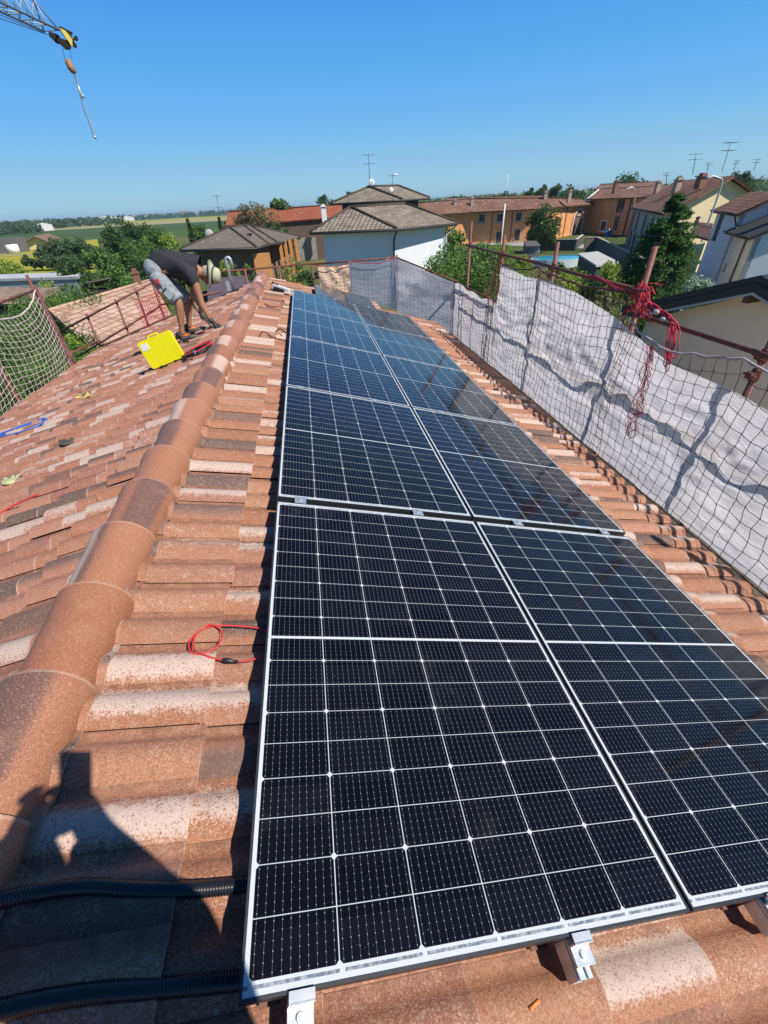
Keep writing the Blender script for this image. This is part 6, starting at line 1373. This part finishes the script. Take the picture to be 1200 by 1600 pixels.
hk = empty('crane_hook', at(112, 105, jt.y), 'rusty hook block with chain dangling from the crane', 'crane hook'); mb = MB(); mb.tube([at(104, 92, jt.y), at(106, 96, jt.y), at(111, 106, jt.y), at(116, 113, jt.y), at(117, 115, jt.y)], [.06, .12, .14, .10, .04], 8); mb.build('block', plain('rusty_block', (.32, .17, .07), .7, .4, 4), hk)
mb = MB(); ch = [at(116, 114, jt.y), at(119, 124, jt.y), at(123, 137, jt.y), at(127, 152, jt.y), at(131, 168, jt.y), at(137, 184, jt.y), at(143, 200, jt.y), at(148, 215, jt.y)]; P = smooth_path(ch, 7)
for k in range(len(P) - 1):
    a_, b_ = P[k], P[k + 1]; d = (b_ - a_); c = (a_ + b_) / 2; s_ = Vector((1, 0, .2)).normalized() if k % 2 else Vector((0, 1, 0)); pts = [c + d * .62 * math.cos(2 * math.pi * q / 8) + s_ * .045 * math.sin(2 * math.pi * q / 8) for q in range(9)]; mb.tube(pts, .013, 5)
mb.build('chain', M_galv, hk); mb = MB(); p = at(125, 143, jt.y); mb.tube([p + Vector((0, 0, .22)), p, p - Vector((-.05, 0, .2)), p - Vector((-.12, 0, .1))], [.03, .06, .04, .02], 6); mb.sphere(at(148.5, 214.5, jt.y), .06, 8, 5); mb.build('hook', M_galv, hk)
mb = MB(); mt0 = jt + jd * Ln * .98; 
for sx in (-.6, .6):
    for sy in (-.6, .6): mb.tube([V3(mt0 + Vector((sx, sy, 0)), GZ), V3(mt0 + Vector((sx, sy, 0)), Zc + 2.5)], .06, 6)
for k in range(12):
    z0 = GZ + k * 1.2; mb.tube([V3(mt0 + Vector((-.6, -.6, 0)), z0), V3(mt0 + Vector((.6, -.6, 0)), z0 + 1.2)], .03, 5); mb.tube([V3(mt0 + Vector((-.6, .6, 0)), z0 + 1.2), V3(mt0 + Vector((.6, .6, 0)), z0)], .03, 5); mb.tube([V3(mt0 + Vector((.6, -.6, 0)), z0), V3(mt0 + Vector((.6, .6, 0)), z0 + 1.2)], .03, 5)
mb.build('mast', M_jib, cr)
# ------------------------------------------------------------------ trees and shrubs
gB = 'trees of the valley below the left slope'
for i, (x, yt, w_) in enumerate(((58, 398, 26), (80, 378, 30), (101, 372, 30), (122, 371, 30), (140, 370, 26), (92, 395, 34), (118, 396, 34))): ptree('poplar', ['leftmost low poplar before the yellow field', 'second poplar from the left, leaning', 'third poplar of the leaning row', 'fourth poplar of the leaning row', 'tall poplar at the right end of the row', 'short poplar in front of the row, left', 'short poplar in front of the row, right'][i], x, yt, w_, 104 - i * 1.5, L_pop, 'poplar', 2600, 3.0, i + 1, group='poplars before the yellow field', lean=(-2.2, 0))
for i, (x, yt, w_, Y, m_, n, lb) in enumerate(((170, 352, 44, 96, L_dark, 3200, 'dark broad tree right of the poplars'), (205, 344, 62, 92, L_dark, 4200, 'tallest dark tree left of the worker'), (150, 385, 60, 78, L_mid, 3600, 'green tree below the poplars'), (200, 372, 90, 70, L_mid, 5200, 'broad bright tree above the old roof'), (240, 356, 50, 84, L_mid, 3200, 'round tree behind the worker'), (262, 366, 46, 76, L_lite, 2800, 'yellow-green tree behind the worker\'s back'), (112, 405, 60, 58, L_dark, 3200, 'low dark tree beside the parked cars'), (172, 408, 70, 52, L_mid, 3800, 'leafy tree just beyond the old roof'), (225, 398, 60, 48, L_dark, 3400, 'dark tree directly behind the worker\'s hips'), (310, 352, 40, 90, L_mid, 2400, 'round tree left of the leaning aerial'), (270, 385, 50, 56, L_mid, 3000, 'green tree above the worker\'s shoulders'))): ptree('leafy_tree', lb, x, yt, w_, Y, m_, 'round', n, 3.0, 20 + i, group=gB)
for i, (x, yt, w_, lb) in enumerate(((292, 340, 14, 'narrow dark cypress on the skyline'), (341, 338, 18, 'narrow dark conifer beside the leaning aerial'), (352, 345, 16, 'shorter conifer right of the leaning aerial'))): ptree('conifer', lb, x, yt, w_, 88, L_dark, 'conifer', 2200, 2.6, 50 + i, group='narrow conifers on the left skyline')
for i, (x, yt, w_, Y, k_, m_, n, lb) in enumerate(((395, 312, 80, 66, 'airy', L_dry, 3400, 'sparse brownish tree before the barn'), (428, 300, 46, 92, 'airy', L_mid, 2400, 'tall airy tree rising above the barn roof'), (432, 335, 48, 64, 'round', L_dark, 3000, 'dense dark tree before the barn doors'), (508, 300, 32, 110, 'round', L_dark, 1600, 'round tree above the barn ridge'), (547, 294, 22, 112, 'round', L_dark, 1300, 'tree top left of the taller house roof'))): ptree('leafy_tree', lb, x, yt, w_, Y, m_, k_, n, 2.8, 60 + i, group='trees around the barn')
for i, (x, yt, w_, Y, lb) in enumerate(((800, 292, 26, 150, 'first skyline tree from the left behind the farmhouse'), (830, 294, 16, 150, 'slim second skyline tree behind the farmhouse'), (851, 284, 26, 150, 'tall third skyline tree behind the farmhouse'), (872, 289, 24, 150, 'fourth skyline tree behind the farmhouse'), (897, 288, 36, 145, 'rounded skyline tree left of the farm wing'), (990, 268, 46, 150, 'largest skyline tree above the farm wing'), (1060, 278, 24, 120, 'small skyline tree left of the yellow house'), (1165, 262, 40, 110, 'bare-topped skyline tree behind the yellow house'))): ptree('leafy_tree', lb, x, yt, w_, Y, L_dark, 'airy' if i not in (4, 5) else 'round', 1500, 2.8, 70 + i, group='trees on the skyline behind the farm')
ptree('leafy_tree', 'round dark tree standing before the orange farmhouse', 852, 323, 54, 74, L_dark, 'round', 5200, 2.6, 80)
ptree('spruce', 'tall dark green spruce between the garden and the white annex', 1062, 298, 185, 27, L_spr, 'conifer', 30000, 3.2, 81)
for i, (x, yt, w_, Y, m_, n, lb) in enumerate(((735, 370, 190, 26, L_mid, 15000, 'large green bush right of the white house'), (688, 386, 90, 22, L_mid, 6000, 'left flank bush against the white wall'), (765, 396, 90, 21, L_mid, 6000, 'green bush behind the red scaffold post'), (792, 374, 62, 32, L_lite, 4200, 'yellow-green bush before the orange farmhouse'), (742, 368, 44, 44, L_mid, 2600, 'bush between white house and farmhouse'), (706, 345, 36, 60, L_mid, 2000, 'shrubby tree at the end of the white house roof'), (905, 409, 60, 30, L_lite, 4200, 'shrub before the dark green shed'), (962, 405, 40, 34, L_lite, 2400, 'shrub between shed and spruce'), (1100, 414, 44, 18, L_sil, 3000, 'silvery shrub against the white annex'), (850, 425, 70, 24, L_dry, 3600, 'dry shrub seen above the near white sheet'), (925, 438, 90, 19, L_dry, 4200, 'straggly shrub behind the red net'), (1010, 440, 80, 17, L_mid, 4200, 'green shrub at the foot of the spruce'), (815, 398, 26, 48, L_lite, 1200, 'small bush left of the pool'))): ptree('shrub', lb, x, yt, w_, Y, m_, 'bush', n, 3.6 if Y < 30 else 3.0, 90 + i, cat='shrub', group='garden shrubs to the right')
for i, (x, yt, w_, Y, zb, m_, n, lb) in enumerate(((92, 446, 100, 30, -6.5, L_mid, 6200, 'bright climbing shrub between the two old roofs'), (12, 452, 70, 24, -6.5, L_mid, 4200, 'green shrub at the left photo edge behind the net'), (40, 478, 130, 15, -6.5, L_mid, 9500, 'tangled shrub seen through the white net'), (128, 520, 60, 16, -6.5, L_lite, 3600, 'vine leaves below the bleached roof'), (285, 462, 90, 17, -6.5, L_mid, 5200, 'shrub seen between the worker\'s legs'), (345, 455, 60, 15, -6.5, L_dry, 3600, 'brownish shrub under the far gable rail'), (350, 396, 44, 36, -6.5, L_lite, 2600, 'palm-like plant before the low house'), (384, 398, 30, 38, -6.5, L_mid, 1800, 'second leafy plant before the low house wall'), (440, 402, 60, 30, -6.5, L_mid, 3200, 'garden shrub under the orange posts'), (470, 396, 34, 34, -6.5, L_dark, 2000, 'dark shrub against the white house corner'), (445, 424, 84, 18, -6.5, L_lite, 4200, 'lime green hedge beyond the ridge end'), (60, 440, 50, 50, -6.5, L_lite, 1800, 'yellowish tree left of the canopy'), (10, 408, 40, 70, -6.5, L_lite, 2200, 'olive green tree at the left edge of the fields'), (210, 425, 60, 40, -6.5, L_mid, 2600, 'bush beyond the chimney of the old roof'), (240, 470, 36, 20, -6.5, L_dry, 1800, 'dry creeper at the right end of the bleached roof'))): ptree('shrub', lb, x, yt, w_, Y, m_, 'bush', n, 3.6 if Y < 30 else 3.0, 120 + i, zb=zb, cat='shrub', group='shrubs below the left slope')
for i, (x, yt, w_, Y, m_, n, lb) in enumerate(((8, 490, 110, 10.5, L_mid, 9000, 'leafy shrub filling the lower part of the white net'), (62, 520, 90, 11.5, L_dark, 6200, 'dark shrub behind the gathered net post'), (-30, 560, 90, 9, L_dark, 4200, 'dark shrub cut by the left photo edge'), (100, 500, 50, 20, L_lite, 3200, 'vine at the left corner of the bleached roof'), (320, 478, 70, 13, L_mid, 4200, 'creeper just past the far gable rail'))): ptree('shrub', lb, x, yt, w_, Y, m_, 'bush', n, 3.6, 150 + i, zb=-4.5 if Y < 12 else GZ, cat='shrub', group='shrubs below the left slope')
for i, (x, yt, w_, Y, m_, n, lb) in enumerate(((880, 415, 50, 38, L_mid, 2200, 'shrub right of the pool edge'), (790, 420, 70, 30, L_lite, 3200, 'low scrub below the white garden table'), (960, 470, 80, 13.5, L_dry, 4200, 'straggly plant against the red cord bundle'), (860, 455, 60, 17, L_lite, 3200, 'low green scrub above the sheet sag'), (1040, 455, 60, 20, L_dark, 3200, 'dark undergrowth below the spruce'))): ptree('shrub', lb, x, yt, w_, Y, m_, 'bush', n, 3.6, 160 + i, cat='shrub', group='garden shrubs to the right')
for i, (x, yt, w_, Y, m_, n, lb) in enumerate(((-5, 500, 150, 21, L_mid, 7000, 'bushy growth behind the sagging white net, left part'), (50, 498, 140, 23, L_dark, 7000, 'bushy growth behind the sagging white net, middle part'), (88, 530, 110, 17, L_mid, 6000, 'bushy growth at the foot of the gathered net'), (-45, 545, 160, 14, L_mid, 7000, 'tall weeds cut off by the left photo edge'), (15, 565, 130, 12.5, L_lite, 6000, 'pale weeds low behind the white net'), (132, 528, 80, 18, L_mid, 4200, 'vines under the dark gable of the bleached roof'), (20, 470, 120, 34, L_mid, 4200, 'hedge between the faded roof and the net'), (128, 455, 70, 38, L_mid, 4200, 'shrub in front of the timber roof'))): ptree('shrub', lb, x, yt, w_, Y, m_, 'bush', n, 3.4, 180 + i, cat='shrub', group='shrubs below the left slope')
# courtyard roof seen past the far gable
pv = empty('purple_roofed_lean_to', hz(350, 470, -4), 'flat mauve roof beyond the far gable rail', 'outbuilding'); mb = MB(); q = [hz(325, 470, -2.6), hz(392, 441, -2.6), hz(382, 430, -2.6), hz(322, 436, -2.6)]; mb.prism(q, (0, 0, -.12)); mb.build('roof', plain('mauve_felt', (.10, .07, .08), .85, .2, 1), pv); walls(pv, inset(q, .3), GZ, -2.75, plain('old_brick', (.16, .10, .075), .95, .4, 3))

# ------------------------------------------------------------------ haze: the air over the plain
mb = MB(); mb.box((0, 0, (GZ - 1 + 16) / 2), 9200, 9200, 16 - (GZ - 1)); mt = bpy.data.materials.new('haze'); mt.use_nodes = True; n = mt.node_tree; n.nodes.clear()
ou = n.nodes.new('ShaderNodeOutputMaterial'); pvn = n.nodes.new('ShaderNodeVolumePrincipled'); pvn.inputs['Color'].default_value = (.62, .78, .95, 1); pvn.inputs['Density'].default_value = 0.00022; pvn.inputs['Anisotropy'].default_value = 0.2
n.links.new(pvn.outputs[0], ou.inputs['Volume']); hzb = tag(mb.build('haze', mt), kind='stuff'); sc.cycles.volume_bounces = 0
